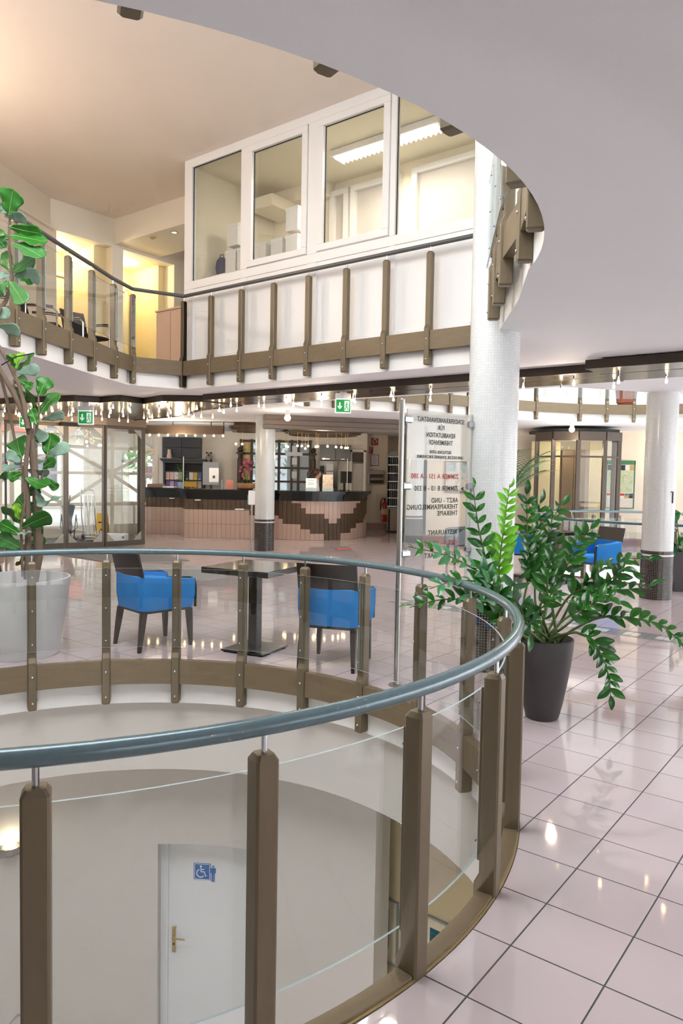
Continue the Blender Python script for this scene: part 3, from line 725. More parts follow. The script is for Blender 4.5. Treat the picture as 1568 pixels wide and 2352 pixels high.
for s0, s1, lab in ((.0, .78, 2), (1.36, 2.1, 3)):
    dd = struct(empty('door_%d' % lab, (A0.x, A0.y, UF), aa), ['', '', 'cream door in the first lit niche of the gallery', 'cream door in the second lit niche of the gallery'][lab], 'door')
    MB().box(((s0 + s1) / 2, 1.17, 1.0), (s1 - s0, .05, 2.0), bev=.004).build('leaf', MDY, dd)
    MB().box((s0 - .04, 1.15, 1.04), (.08, .1, 2.08), bev=.004).box((s1 + .04, 1.15, 1.04), (.08, .1, 2.08), bev=.004).box(((s0 + s1) / 2, 1.15, 2.06), (s1 - s0 + .16, .1, .08), bev=.004).build('frame', MDY, dd)
    MB().tube([(s1 - .08, 1.14, 1.0), (s1 - .08, 1.09, 1.0), (s1 - .2, 1.09, 1.0)], .01, 6).build('lever', M['brass'], dd, True)
    pp = A0 + AD * ((s0 + s1) / 2) + AN * .7
    sp_ = thing('niche_spotlight', ['', '', 'recessed lamp in the first gallery niche', 'recessed lamp in the second gallery niche'][lab], 'lamp', (pp.x, pp.y, UF + 2.46))
    MB().lathe([(.05, -.012), (.06, -.008), (.06, 0)], 16).build('ring', M['steel'], sp_, True); MB().lathe([(0, -.006), (.045, -.006)], 16).build('lens', M['bulb'], sp_)
    q_ = point('niche_light', (0, 0, -.16), 34, (1, .86, .58), .08); q_.parent = sp_
bm_ = MB().prism([(-4.36, 13.66), (-2.2, 11.98), (-1.6, 12.75), (-3.76, 14.43)], 5.75, UC).build('beam_gallery', M['warmw']); struct(bm_, 'dropped beam with two spotlights beside the office box', 'beam')
for k, (x, y) in enumerate(((-2.95, 12.80), (-3.40, 13.12))):
    sp_ = thing('ceiling_spot', ['small lit recessed spot in the dropped gallery beam', 'small unlit recessed spot in the dropped gallery beam'][k], 'lamp', (x, y, 5.75))
    MB().lathe([(.042, -.01), (.055, -.006), (.055, 0)], 16).build('ring', M['brass'], sp_, True)
    MB().lathe([(0, -.004), (.04, -.004)], 16).build('lens', M['bulb'] if k == 0 else M['brass'], sp_)
cb = thing('gallery_cabinet', 'pinkish wooden cabinet against the pillar on the upper gallery', 'cabinet', (-2.72, 12.35, UF), oz)
MCW = mat('pale_pink_wood', rgb(214, 182, 160), .5, var=.08, vscale=5, stretch=(1, 1, .2))
MB().box((0, 0, .53), (.75, .42, 1.06), bev=.004).build('body', MCW, cb); MB().box((0, 0, 1.075), (.80, .46, .03), bev=.004).build('top', MCW, cb)
for s in (-1, 1): MB().box((.187 * s, -.215, .53), (.36, .018, 1.0), bev=.003).build('door', MCW, cb)
# black gallery chairs
def gallery_chair(label, loc, rz):
    t = thing('gallery_chair', label, 'chair', loc, rz, 'black chairs on the gallery')
    bm2 = MB(); rings = []
    for k in range(9):
        z = .42 + .45 * k / 8; y = .22 + .10 * (k / 8) ** 1.5
        rings.append([(-.22 + .44 * i / 8, y + .05 * (1 - ((i - 4) / 4) ** 2), z) for i in range(9)])
    bm2.loft(rings, closed=False, caps=False); bk = bm2.build('backrest', M['blackm'], t, True)
    md = bk.modifiers.new('thick', 'SOLIDIFY'); md.thickness = .02
    MB().box((0, 0, .43), (.48, .46, .05), bev=.02).build('seat', M['blackm'], t)
    for s in (-1, 1):
        MB().tube([(.25 * s, .2, .66), (.26 * s, .0, .66), (.26 * s, -.18, .64), (.25 * s, -.22, .60), (.24 * s, -.22, 0)], .013, 8).build('arm_leg', M['steel'], t, True)
        MB().tube([(.25 * s, .22, .67), (.265 * s, .0, .675), (.265 * s, -.17, .66)], .018, 8).build('armrest', M['dwood'], t, True)
        MB().tube([(.23 * s, .2, .45), (.24 * s, .26, 0)], .012, 8).build('rear_leg', M['steel'], t, True)
    return t
gallery_chair('black mesh chair beside the fig tree top on the gallery', (-4.42, 9.55, UF), R(95))
gallery_chair('black mesh chair in the middle of the gallery wall', (-4.25, 10.5, UF), R(100))
gallery_chair('black mesh chair nearest the lit niches on the gallery', (-3.95, 11.35, UF), R(60))
# upper storey outer walls with tall windows on the side away from the gallery
uw = wall_xz('wall_upper_right', rect(-1.0, 9.5, 0, UC - UF), [rect(.4 + 1.5 * k, 1.45 + 1.5 * k, .5, 2.6) for k in range(6)], 0, .2, (M['white'],) * 3, 'upper storey window wall across the void', loc=(4.6, -1.0, UF), rz=PI / 2)
struct(MB().box((6, 18.6, UF + 1.48), (14, .15, 2.96)).build('wall_upper_back', M['white']), 'bright white upper wall behind the far gallery', 'wall')
struct(MB().box((0, 0, 1.48), (7, .15, 2.96)).build('wall_upper_left', M['white'], None, loc=(-.3, 16.9, UF), rz=-.66 + PI / 2), 'white upper wall beside the far void', 'wall')

for k, (x, y) in enumerate(((-5.30, 8.3), (-5.42, 6.6))):  # lamps added out of view to wash the upper ceiling with warm light
    t = thing('gallery_uplighter', ['warm wall uplighter on the gallery wall beyond the fig tree top', 'warm wall uplighter at the near end of the gallery wall'][k], 'lamp', (x, y, UF + 1.55), R(-4))
    MB().lathe([(.02, -.16), (.10, -.06), (.14, .0), (.13, .0), (.09, -.055), (0, -.10)], 16, a0=-PI / 2, a1=PI / 2).build('bowl', M['brass'], t, True); MB().box((.02, 0, -.06), (.03, .12, .12)).build('bracket', M['brass'], t)
    q_ = point('uplighter_light', (.12, 0, .08), 92, (1, .82, .66), .06); q_.parent = t
# ---------------------------------------------------------------- ground storey walls
struct(MB().box((-6.95, 4.85, CE / 2), (.3, 19.7, CE)).build('wall_left', M['warmw']), 'cream wall at the left of the entrance', 'wall')
struct(MB().box((-6.78, 9.4, .12), (.03, 10.6, .24)).build('baseboard_left', mat('brown_tile_skirting', rgb(150, 112, 92), .3, var=.1)), 'brown skirting at the left wall', 'baseboard')
def arch(xc, hw, z0, zs, n=14): return [(xc - hw, z0), (xc + hw, z0)] + [(xc + hw * math.cos(PI * k / n), zs + hw * math.sin(PI * k / n)) for k in range(n + 1)]
MBW = M['warmw']
wall_xz('wall_back', rect(-7.6, .72, 0, CE), [arch(-6.02, .50, .75, 1.93), rect(-3.0, -.92, .95, 2.62), rect(.28, .62, .02, 2.32)], 21.6, .25, (MBW,) * 3, 'cream wall behind the reception desk')
struct(MB().box((1.05, 22.42, CE / 2), (.62, .3, CE)).build('wall_pilaster', M['cream']), 'beige pilaster with red hose signs', 'wall')
struct(MB().box((1.05, 22.25, .1), (.64, .03, .2)).build('baseboard_pilaster', MATS['brown_tile_skirting']), 'brown skirting of the beige pilaster', 'baseboard')
struct(MB().box((0.5, 23.4, CE / 2), (4.5, .2, CE)).build('wall_far', M['cream']), 'far beige wall behind the letter rack', 'wall')
struct(MB().box((7.1, 18.5, CE / 2), (10.2, .2, CE)).build('wall_right_back', M['cream']), 'cream wall with painting, lift and map behind the second ring', 'wall')
struct(MB().box((7.1, 18.385, .09), (10.2, .03, .18)).build('baseboard_right', MATS['brown_tile_skirting']), 'brown skirting along the cream wall with the painting', 'baseboard')
struct(MB().box((2.06, 20.9, CE / 2), (.12, 5.0, CE)).build('wall_passage', M['cream']), 'beige side wall of the passage by the letter rack', 'wall')
wall_xz('wall_rear', rect(-7.1, 11.5, 0, CE), [rect(2.6, 7.4, .3, 2.75)], -5.2, .2, (MBW,) * 3, 'cream wall with wide windows at the back of the hall')  # added behind the camera to hold back light; opening sized for brightness
# arch window joinery
MCF = mat('cream_joinery', rgb(232, 226, 214), .45, var=.02)
aw = struct(empty('window_2', (0, 21.6, 0)), 'white arched window at the end of the reception desk', 'window')
fr = MB()
for k in range(16):
    a0, a1 = PI * k / 16, PI * (k + 1) / 16
    fr.loft([[(-6.02 + r_ * math.cos(a_), y_, 1.93 + r_ * math.sin(a_)) for r_, y_ in ((.46, -.05), (.58, -.05), (.58, .03), (.46, .03))] for a_ in (a0, a1)], caps=False)
fr.box((-6.54, -.01, 1.34), (.12, .08, 1.18)).box((-5.50, -.01, 1.34), (.12, .08, 1.18)).build('arch_frame', MCF, aw, weld=True)
MB().box((-6.02, .06, 1.93), (.98, .06, .07)).build('transom', MCF, aw); MB().box((-6.02, .06, 1.34), (.05, .05, 1.15)).build('mullion', MCF, aw)
MB().box((-6.02, .09, 1.6), (1.0, .008, 1.7)).build('pane', M['dglass'], aw)
MB().box((-5.72, .05, 1.62), (.24, .01, .36)).build('notice', mat('paper_pinkish', rgb(190, 168, 168), .8), aw)
# brown lattice window behind the desk
MWB = mat('reception_brown_wood', rgb(74, 58, 46), .5, var=.18, vscale=7, stretch=(1, 1, .3), bump=.05)
lw = struct(empty('window_3', (0, 21.6, 0)), 'dark brown lattice window behind the receptionist', 'window')
for x in (-2.96, -2.66, -1.86, -1.485, -1.29, -.95): MB().box((x, -.02, 1.78), (.07, .10, 1.72), bev=.004).build('stile', MWB, lw)
for z in (.98, 1.42, 1.82, 2.225, 2.59): MB().box((-1.96, -.02, z), (2.1, .09, .06), bev=.004).build('muntin', MWB, lw)
MFB = glass_mat('frosted_blue_glass', (.86, .93, .96, 1), haze=.55, hazecol=(.80, .88, .92, 1))
for x0, x1 in ((-2.93, -2.69), (-2.63, -1.89), (-1.83, -1.52), (-1.45, -1.325), (-1.255, -.985)):
    for z0, z1 in ((1.01, 1.39), (1.45, 1.79), (1.85, 2.195), (2.255, 2.56)): MB().box(((x0 + x1) / 2, .03, (z0 + z1) / 2), (x1 - x0, .008, z1 - z0)).build('pane', MFB if x0 > -2.9 else mat('amber_glass', rgb(226, 196, 120), .3, var=.3, vscale=12), lw)
for x, z in ((-1.40, 2.37), (-1.40, 2.02), (-1.40, 1.62)): MB().box((x, -.072, z), (.15, .004, .2)).build('paper_sheet', mat('paper_white', rgb(236, 236, 238), .8, var=.02), lw)
MB().box((-1.42, -.075, 2.23), (.5, .004, .11)).build('paper_sheet', MATS['paper_white'], lw)
def newel(label, x, z1):
    t = thing('turned_newel', label, 'post', (x, 21.35, 0))
    MB().lathe([(.07, 0), (.07, z1 - .3), (.05, z1 - .28), (.05, z1 - .16)], 16).build('shaft', MWB, t, True)
    MB().box((0, 0, z1 - .13), (.18, .18, .06), bev=.01).build('cap', MWB, t); MB().ball((0, 0, z1 - .03), .075, 14, 10).build('ball', MWB, t, True)
newel('dark turned wooden post with ball behind the receptionist', -.84, 2.36); newel('dark turned wooden post with ball behind the orchid', -2.98, 2.36)
# cloakroom door at the right end of the back wall
d4 = struct(empty('door_4', (.45, 21.58, 0)), 'white framed narrow door right of the grey wall units', 'door')
MB().box((-.20, 0, 1.19), (.07, .16, 2.38), bev=.005).box((.20, 0, 1.19), (.07, .16, 2.38), bev=.005).box((0, 0, 2.36), (.46, .16, .08), bev=.005).build('frame', MCF, d4)
MB().box((0, .12, 1.0), (.34, .04, 1.98), bev=.004).build('leaf', mat('door_grey_white', rgb(206, 200, 194), .5), d4)
MB().box((0, .08, 2.16), (.34, .03, .26)).build('transom_panel', MWB, d4)
MB().box((0, .06, 1.12), (.33, .02, .08)).build('kick_rail', MSW, d4)
# signs, dispenser on pilaster
MRED = mat('fire_red', rgb(150, 24, 26), .45, var=.05)
def plaque(name, label, cat, loc, w, h, m, rz=0):
    t = thing(name, label, cat, loc, rz); MB().box((0, 0, 0), (w, .012, h), bev=.002).build('plate', m, t); return t
t = plaque('fire_hose_sign', 'large red fire hose sign on the beige pilaster', 'sign', (.965, 22.262, 2.66), .21, .21, MRED)
hs = MB().tube([(.06 * math.cos(a), -.009, .02 + .06 * math.sin(a)) for a in [R(q) for q in range(-60, 241, 20)]], .010, 6).tube([(-.03, -.009, -.03), (-.03, -.009, -.085)], .010, 6); hs.build('hose_symbol', MSW, t)
t = plaque('fire_hose_sign', 'small narrow red fire sign below the large hose sign', 'sign', (.86, 22.262, 2.40), .11, .20, MRED)
MB().tube([(.03, -.009, .06), (-.01, -.009, .07), (-.03, -.009, .03), (-.02, -.009, -.07)], .008, 6).build('hose_symbol', MSW, t)
t = thing('framed_notice', 'framed safety notice with red border above the towel dispenser', 'notice', (.975, 22.262, 2.11))
MB().box((0, 0, 0), (.25, .014, .33), bev=.003).build('frame', MRED, t); MB().box((0, -.008, 0), (.215, .004, .295)).build('sheet', MATS['paper_white'], t)
for z, w_ in ((.1, .13), (.05, .15), (.0, .12), (-.05, .15), (-.10, .1)): MB().box((0, -.0105, z), (w_, .001, .012)).build('text_line', mat('print_grey', rgb(120, 110, 110), .8), t)
plaque('paper_notice', 'small paper label directly above the towel dispenser', 'notice', (.98, 22.264, 1.87), .30, .09, MATS['paper_white'])
t = thing('towel_dispenser', 'dark brushed metal paper towel dispenser on the beige pilaster', 'dispenser', (1.04, 22.25, 1.40))
MB().prism([(-.22, 0), (.22, 0), (.22, -.13), (-.22, -.13)], 0, .40).build('housing', mat('dispenser_metal', rgb(112, 98, 88), .3, .7, var=.08), t)
rings = [[(x, -.12 - .10 * math.sin(PI * min(1, k / 6)) * (.6 + .4 * (k / 6)), .30 * (1 - k / 6) - .0) for x in (-.20, .20)] for k in range(7)]
MB().loft(rings, closed=False, caps=False).build('curved_cover', MATS['dispenser_metal'], t, True); MB().box((-.235, -.06, .2), (.03, .12, .40), bev=.004).build('side_plate', MSW, t)
# letter rack on stand, extinguisher
t = thing('letter_rack', 'tall black key and letter rack with white shelves on a stand', 'rack', (1.52, 21.4, 0), R(-12))
MB().box((0, .12, 1.48), (.34, .03, 1.52)).build('back_panel', M['blackm'], t)
for k in range(7): MB().box((0, 0, .76 + .24 * k), (.35, .25, .025)).build('shelf', MSW, t)
for s in (-1, 1): MB().box((.17 * s, 0, 1.48), (.015, .25, 1.5)).build('side', M['blackm'], t)
MB().prism([(-.19, -.13), (.19, -.13), (.19, .13), (-.19, .13)], 2.2, 2.27).prism([(-.13, -.1), (.13, -.1), (.13, .1), (-.13, .1)], 2.27, 2.34).build('crest', mat('rack_grey', rgb(120, 124, 128), .5), t)
MB().box((0, 0, .70), (.36, .26, .06)).build('tray', MATS['rack_grey'], t)
for x in (-.13, .13): MB().box((x, 0, .34), (.05, .05, .68)).build('leg', M['blackm'], t)
MB().box((0, 0, .015), (.34, .3, .03)).build('foot', M['blackm'], t)
cols_ = [rgb(222, 214, 90), rgb(120, 180, 110), rgb(235, 235, 235), rgb(90, 120, 180)]
div = MB().mesh('divider', mat('rack_divider', rgb(190, 192, 195), .4))
dv = MB().box((0, 0, 0), (.008, .2, .19)).mesh('divider', MATS['rack_divider']) if False else None
DV = MB().box((0, 0, 0), (.007, .2, .2)).mesh('divider', MATS['rack_divider'])
for k in range(6):
    for q in range(1, 6): put(DV, 'divider', t, (-.17 + .34 * q / 6, 0, .875 + .24 * k))
t = thing('fire_extinguisher', 'red fire extinguisher on the wall by the letter rack', 'extinguisher', (1.30, 22.2, .25))
MB().lathe([(0, 0), (.085, .005), (.09, .03), (.09, .50), (.07, .57), (.03, .60), (.025, .64)], 20).build('cylinder', mat('extinguisher_red', rgb(178, 22, 24), .3, var=.05), t, True)
MB().lathe([(.091, .22), (.091, .40)], 20).build('label_band', mat('extinguisher_label', rgb(222, 190, 120), .5), t, True)
vv = MB().box((0, 0, .67), (.05, .09, .06), bev=.006).build('valve', M['blackm'], t); MB().tube([(0, -.03, .70), (0, -.10, .73)], .01, 6).build('lever', M['blackm'], vv)
MB().tube([(0, -.04, .66), (-.07, -.07, .72), (-.12, -.05, .60), (-.115, 0, .35)], .014, 8).build('hose', M['blackm'], t, True)

# ---------------------------------------------------------------- brown ceiling beam in front of the reception
t = struct(empty('beam_reception', (-.1, 15.75, 0), math.atan2(.9, 2.9)), 'stepped brown beam under the ceiling before the reception', 'beam')
MBM = mat('beam_brown', rgb(112, 98, 88), .55, var=.12, vscale=6, stretch=(.4, 1, 2), bump=.05)
for k, (y0, z0, z1) in enumerate(((0, 2.76, CE), (-.03, 2.66, 2.76), (.0, 2.58, 2.66))): MB().box((-.05, y0, (z0 + z1) / 2), (3.1, .30, z1 - z0), bev=.006).build('beam_board', MBM, t)
# ---------------------------------------------------------------- reception counter
MTL = mat('reception_tile', rgb(186, 162, 150), .16, var=.04, vscale=4)
MTJ = mat('reception_joint', rgb(134, 114, 106), .7)
MPL = mat('reception_plank', rgb(82, 64, 48), .5, var=.2, vscale=9, stretch=(3, 3, .4), bump=.08, bscale=40)
MTOP = mat('black_stone_top', rgb(16, 18, 18), .22, var=.25, vscale=30)
rc = thing('reception_counter', 'long reception counter with black top, brown planks and pink tiles', 'counter', (0, 0, 0))
cl = [(-5.35, 19.35), (-4.22, 19.28), (-3.90, 18.42), (-2.60, 18.33), (-1.85, 18.26)]
arcn = []
cc = (-.92, 20.1); rcx = 1.86
for k in range(0, 21):
    a = R(-118 + 115 * k / 20); arcn.append((cc[0] + rcx * math.cos(a) * .86, cc[1] + rcx * math.sin(a)))
cl += arcn
def offset_poly(pts, d):
    out = []
    for k, p in enumerate(pts):
        a = Vector(pts[max(0, k - 1)]); b = Vector(pts[min(len(pts) - 1, k + 1)]); t_ = (b - a).normalized(); n = Vector((-t_.y, t_.x)); out.append(tuple(Vector(p) + n * d))
    return out
def ribbon(name, m, d0, d1, z0, z1, smooth=False):
    o0 = offset_poly(cl, d0); o1 = offset_poly(cl, d1); n = len(o0)
    rings = [[(*o0[k], z0), (*o0[k], z1), (*o1[k], z1), (*o1[k], z0)] for k in range(n)]
    return MB().loft(rings).build(name, m, rc, smooth)
ribbon('carcass', MTJ, .012, .5, 0, .98)
ribbon('black_fascia', MTOP, -.02, .5, .98, 1.10); ribbon('black_bead', MTOP, -.05, .5, 1.10, 1.155); ribbon('worktop', MTOP, -.12, .75, 1.155, 1.225)
# tiles and planks piece by piece along the front
L_ = [0]
for k in range(1, len(cl)): L_.append(L_[-1] + (Vector(cl[k]) - Vector(cl[k - 1])).length)
def along(s):
    for k in range(1, len(cl)):
        if s <= L_[k] or k == len(cl) - 1:
            f = (s - L_[k - 1]) / (L_[k] - L_[k - 1]); p = Vector(cl[k - 1]).lerp(Vector(cl[k]), f); d = Vector(cl[k]) - Vector(cl[k - 1]); return p, math.atan2(d.y, d.x)
pw = .118
tile_cache = {}
s_arc0 = L_[4] - .35; total = L_[-1]
ncol = int((total) / pw)
mid = s_arc0 + (total - s_arc0) * .52
for k in range(ncol):
    s0 = (k + .5) * pw; p, an = along(s0)
    if s0 < s_arc0 - .05: bands = [(0, .36, 1), (.36, .72, 1), (.72, .98, 0)]
    else:
        n = abs(s0 - mid) / pw
        # stepped pattern: planks hang lower and start lower towards the middle of the curve
        lo = [0, 0, .17, .17, .17, .28, .28, .40, .40, .40, .40, .52, .6]; hi = [.42, .54, .66, .66, .66, .66, .80, .92, .92, .98, .98, .98, .98]
        q = min(int(n), 12); bands = ([(0, lo[q], 1)] if lo[q] > 0 else []) + [(lo[q], hi[q], 0)] + ([(hi[q], .98, 1)] if hi[q] < .98 else [])
    for z0, z1, tl in bands:
        key = (round(z1 - z0, 3), tl)
        if key not in tile_cache: tile_cache[key] = MB().box((0, 0, (z1 - z0) / 2), (pw - (.004 if tl else .010), .02 if tl else .03, z1 - z0 - .005), bev=.002).mesh('tile' if tl else 'plank', MTL if tl else MPL)
        put(tile_cache[key], 'tile' if tl else 'plank', rc, (p.x, p.y, z0), an)
for s_ in (.9, 2.35, 4.2):
    p, an = along(s_); MB().lathe([(0, 0), (.07, .0), (.08, .02), (.05, .03)], 14).build('counter_lamp', MSW, rc, loc=(p.x + .04 * math.sin(an), p.y - .04 * math.cos(an), .94))

# shelf unit, wall units
MSH = mat('anthracite_shelf', rgb(62, 63, 66), .5, var=.08)
t = thing('brochure_shelf', 'anthracite open shelf with cornice full of brochures behind the desk', 'shelf', (-4.58, 21.35, 0))
MB().box((0, .12, 1.0), (1.14, .03, 1.9)).build('back_panel', M['blackm'], t)
for s in (-1, 0, 1): MB().box((.565 * s, 0, 1.0), (.05, .28, 1.9)).build('upright', MSH, t)
for z in (1.16, 1.40, 1.66): MB().box((0, 0, z), (1.1, .26, .022)).build('shelf_board', MSH, t)
for k, (w_, z, h) in enumerate(((1.20, 1.925, .05), (1.28, 1.97, .04), (1.34, 2.01, .04))): MB().box((0, -.01 * k, z), (w_, .30 + .04 * k, h), bev=.006).build('cornice', MSH, t)
t = thing('wall_unit', 'anthracite panelled wall unit above the brochure shelf', 'cabinet', (-4.67, 21.45, 2.05))
for ix in (0, 1):
    for iz in (0, 1): MB().box((-.28 + .56 * ix, 0, .15 + .30 * iz), (.55, .24, .295), bev=.004).build('panel', MSH, t)
def leaflet(label, x, z, w, h, c, c2=None):
    m = mat('print_%d_%d_%d' % tuple(int(v * 255) for v in c[:3]), c, .6, var=.3, vscale=18)
    t = thing('brochure', label, 'brochure', (x, 21.27, z), 0, 'brochures on the anthracite shelf')
    MB().box((0, 0, h / 2), (w, .012, h)).build('cover', m, t)
    MB().box((0, -.0075, .025), (w * .5, .003, .03)).build('price_tag', mat('tag_yellow', rgb(240, 226, 150), .6), t)
pk, pu, wt, ye, rd, bl = rgb(226, 186, 182), rgb(128, 98, 150), rgb(232, 226, 218), rgb(226, 178, 60), rgb(196, 70, 70), rgb(96, 120, 170)
rows = [(1.41, .22, [(pk, 'pink floral'), (pk, 'pale pink'), (wt, 'white'), (pk, 'rose'), (rgb(40, 44, 40), 'dark'), (wt, 'cream'), (ye, 'yellow and blue'), (bl, 'blue')]), (1.175, .20, [(pu, 'violet'), (rgb(180, 160, 200), 'lilac'), (pu, 'purple'), (rgb(96, 74, 120), 'deep violet'), (rgb(60, 50, 60), 'dark'), (rd, 'red'), (wt, 'white and red'), (wt, 'ivory')])]
for r_i, (z, h, cs) in enumerate(rows):
    for k, (c, nm) in enumerate(cs): leaflet('%s brochure, number %d of the %s shelf row from the window' % (nm, k + 1, ['upper', 'lower'][r_i]), (-5.05 + .122 * k if k < 4 else -4.49 + .122 * (k - 4)), z + .012, .11, h, c)
t = thing('yellow_box', 'yellow patterned box at the bottom of the brochure shelf', 'box', (-4.35, 21.13, 1.225)); MB().box((0, 0, .07), (.36, .1, .14), bev=.006).build('box_body', mat('yellow_print', rgb(214, 168, 60), .6, var=.3, vscale=30), t); MB().box((0, 0, .145), (.365, .105, .02), bev=.003).build('lid', MATS['yellow_print'], t)
t = thing('gift_bag', 'small pink gift figure on the shelf cornice', 'ornament', (-5.0, 21.25, 2.03)); MB().lathe([(.06, 0), (.075, .05), (.06, .13), (.045, .16), (.055, .2), (.04, .26), (0, .27)], 14).build('body', mat('gift_pink', rgb(220, 186, 170), .7, var=.25, vscale=25), t, True); MB().box((0, -.05, -.0 + .012), (.06, .02, .03)).build('tag', MATS['tag_yellow'], t)
t = thing('teddy_bear', 'grey plush bear sitting on the grey board', 'toy', (-3.82, 21.05, 1.952))
tm = mat('plush_grey', rgb(150, 138, 130), .95, var=.25, vscale=60, bump=.4, bscale=200); td = mat('plush_dark', rgb(70, 60, 58), .95, var=.2, vscale=60)
MB().ball((0, 0, .085), .075, 14, 10, (1, .9, 1.1)).build('body', tm, t, True); MB().ball((0, -.01, .20), .07, 14, 10).build('head', tm, t, True)
for s in (-1, 1): MB().ball((.06 * s, 0, .255), .03, 10, 8).build('ear', td, t, True); MB().ball((.07 * s, -.06, .03), .035, 10, 8).build('foot', td, t, True); MB().ball((.075 * s, -.02, .11), .03, 10, 8, (1, 1, 1.5)).build('arm', tm, t, True)
MB().ball((0, -.07, .185), .028, 10, 8).build('muzzle', td, t, True)
t = thing('grey_board', 'grey notice board leaning beside the shelf behind the desk', 'board', (-3.76, 21.05, 0)); MB().box((0, 0, 1.62), (.46, .03, .66), bev=.004).build('panel', mat('board_grey', rgb(186, 186, 188), .5), t); MB().box((0, .05, .9), (.06, .04, 1.8)).build('stand', MSH, t)
def desk_sheet(label, x, y, z, w, h, m, tilt=0): 
    t = thing('paper_notice', label, 'notice', (x, y, z)); MB().box((0, 0, h / 2), (w, .006, h)).build('sheet', m, t); MB().box((0, -.006, .012), (w, .012, .006)).build('foot', M['gedge'], t); return t
t = desk_sheet('white notice with a dark print standing on the counter', -3.27, 18.744, 1.225 + .17, .245, .37, MATS['paper_white'])
MB().box((.0, -.004, .14), (.06, .002, .07)).build('print_mark', MSH, t)
desk_sheet('small salmon pink notice beside the orchid bowl', -2.86, 18.7, 1.226, .17, .24, mat('salmon_paper', rgb(222, 140, 130), .7))
t = thing('plexi_screen', 'clear plastic screen on the counter in front of the shelf', 'screen', (-3.55, 18.75, 1.227)); MB().box((0, 0, .40), (1.0, .006, .80)).build('sheet', M['clear'], t); MB().box((-.5, 0, .40), (.02, .02, .82)).build('edge_bar', M['gedge'], t); MB().box((.5, 0, .12), (.012, .2, .24)).build('foot', M['gedge'], t)
t = thing('plexi_screen', 'clear plastic screen on the curved counter by the receptionist', 'screen', (-.72, 18.75, 1.227)); MB().box((0, 0, .42), (1.7, .006, .84)).build('sheet', M['clear'], t); MB().box((.85, 0, .42), (.014, .014, .84)).build('edge_bar', M['gedge'], t)
t = thing('counter_plant', 'small green pot plant in a pale blue pot on the counter', 'plant', (-4.30, 19.55, 1.226))
MB().lathe([(.07, 0), (.09, .15), (.085, .15), (.07, .02)], 16).build('pot', mat('pale_blue_pot', rgb(160, 172, 200), .4), t, True)
random.seed(4)
lf = MB(); 
for k in range(60):
    a = random.uniform(0, 2 * PI); h = random.uniform(.15, .62); r0 = random.uniform(0, .10) + .03; L0 = .09; ti = random.uniform(-.3, .7)
    c0 = Vector((r0 * math.cos(a), r0 * math.sin(a), h)); d = Vector((math.cos(a) * math.cos(ti), math.sin(a) * math.cos(ti), math.sin(ti))) * L0; s_ = Vector((-math.sin(a), math.cos(a), 0)) * .022
    lf.add([c0, c0 + d * .5 + s_, c0 + d, c0 + d * .5 - s_], [(0, 1, 2, 3)])
tag(lf.build('foliage', mat('counter_leaf', rgb(70, 132, 50), .45, var=.35, vscale=20), t), kind='stuff')
for k in range(4): MB().tube([(.02 * k - .03, 0, .12), (.03 * k - .04, .01, .5)], .006, 6).build('stem', MATS['counter_leaf'], t)
for nm, lab, x, y, w_, d_, h_2, m in (('brochure_pile', 'flat brown box at the window end of the counter', -4.95, 19.6, .45, .25, .09, mat('box_brown', rgb(140, 116, 104), .7)), ('paper_pile', 'flat pile of white leaflets on the counter beside the pot plant', -4.58, 19.42, .3, .22, .03, MATS['paper_white'])):
    t = thing(nm, lab, 'papers', (x, y, 1.226)); MB().box((0, 0, h_2 / 2), (w_, d_, h_2), .1, bev=.004).build('pile_body', m, t); MB().box((0, 0, h_2 + .004), (w_ * .9, d_ * .9, .008), .16).build('top_sheet', m, t)
# orchid bowl
t = thing('orchid_bowl', 'brown bowl of purple orchids on the counter beside the column', 'flowers', (-2.42, 18.62, 1.226))
MB().lathe([(.13, 0), (.22, .04), (.245, .10), (.235, .17), (.215, .17), (.22, .10), (.1, .05)], 22).build('bowl', mat('bowl_brown', rgb(158, 112, 74), .5, var=.15), t, True)
MG_ = mat('orchid_leaf', rgb(52, 74, 40), .5, var=.2); MO = mat('orchid_petal', rgb(150, 62, 92), .6, var=.3, vscale=60)
for k in range(7):
    a = 2 * PI * k / 7; rings = []
    for q in range(6):
        f = q / 5; r_ = .05 + .23 * f; z = .16 + .10 * math.sin(f * PI * .8) - .04 * f; w_ = .03 * math.sin(PI * (f * .9 + .08)); c0 = Vector((r_ * math.cos(a), r_ * math.sin(a), z)); s_ = Vector((-math.sin(a), math.cos(a), 0)) * w_; rings.append([tuple(c0 - s_), tuple(c0 + Vector((0, 0, -.008))), tuple(c0 + s_)])
    MB().loft(rings, closed=False, caps=False).build('leaf', MG_, t, True)
for k, (dx, top, n) in enumerate(((-.14, .62, 4), (-.02, .80, 8), (.10, .74, 6))):
    pts_ = [(0, 0, .15), (dx * .3, 0, .4), (dx * .8, -.02, top), (dx * 1.6 + .08, -.05, top - .05 - .1 * (k > 1))]
    st__ = MB().tube(pts_, .006, 6).build('flower_stem', MG_, t)
    for q in range(n):
        f = q / n; c0 = Vector((dx * (.5 + f) + random.uniform(-.05, .05), -.03 + random.uniform(-.04, .04), top - .28 * (1 - f) + random.uniform(-.02, .04)))
        fl2 = MB()
        for a in range(5):
            an = 2 * PI * a / 5 + q; d = Vector((math.cos(an), -.3, math.sin(an))) * .045; s_ = Vector((-math.sin(an), 0, math.cos(an))) * .022; fl2.add([c0, c0 + d * .6 + s_, c0 + d, c0 + d * .6 - s_], [(0, 1, 2, 3)])
        fl2.build('blossom', MO, st__)
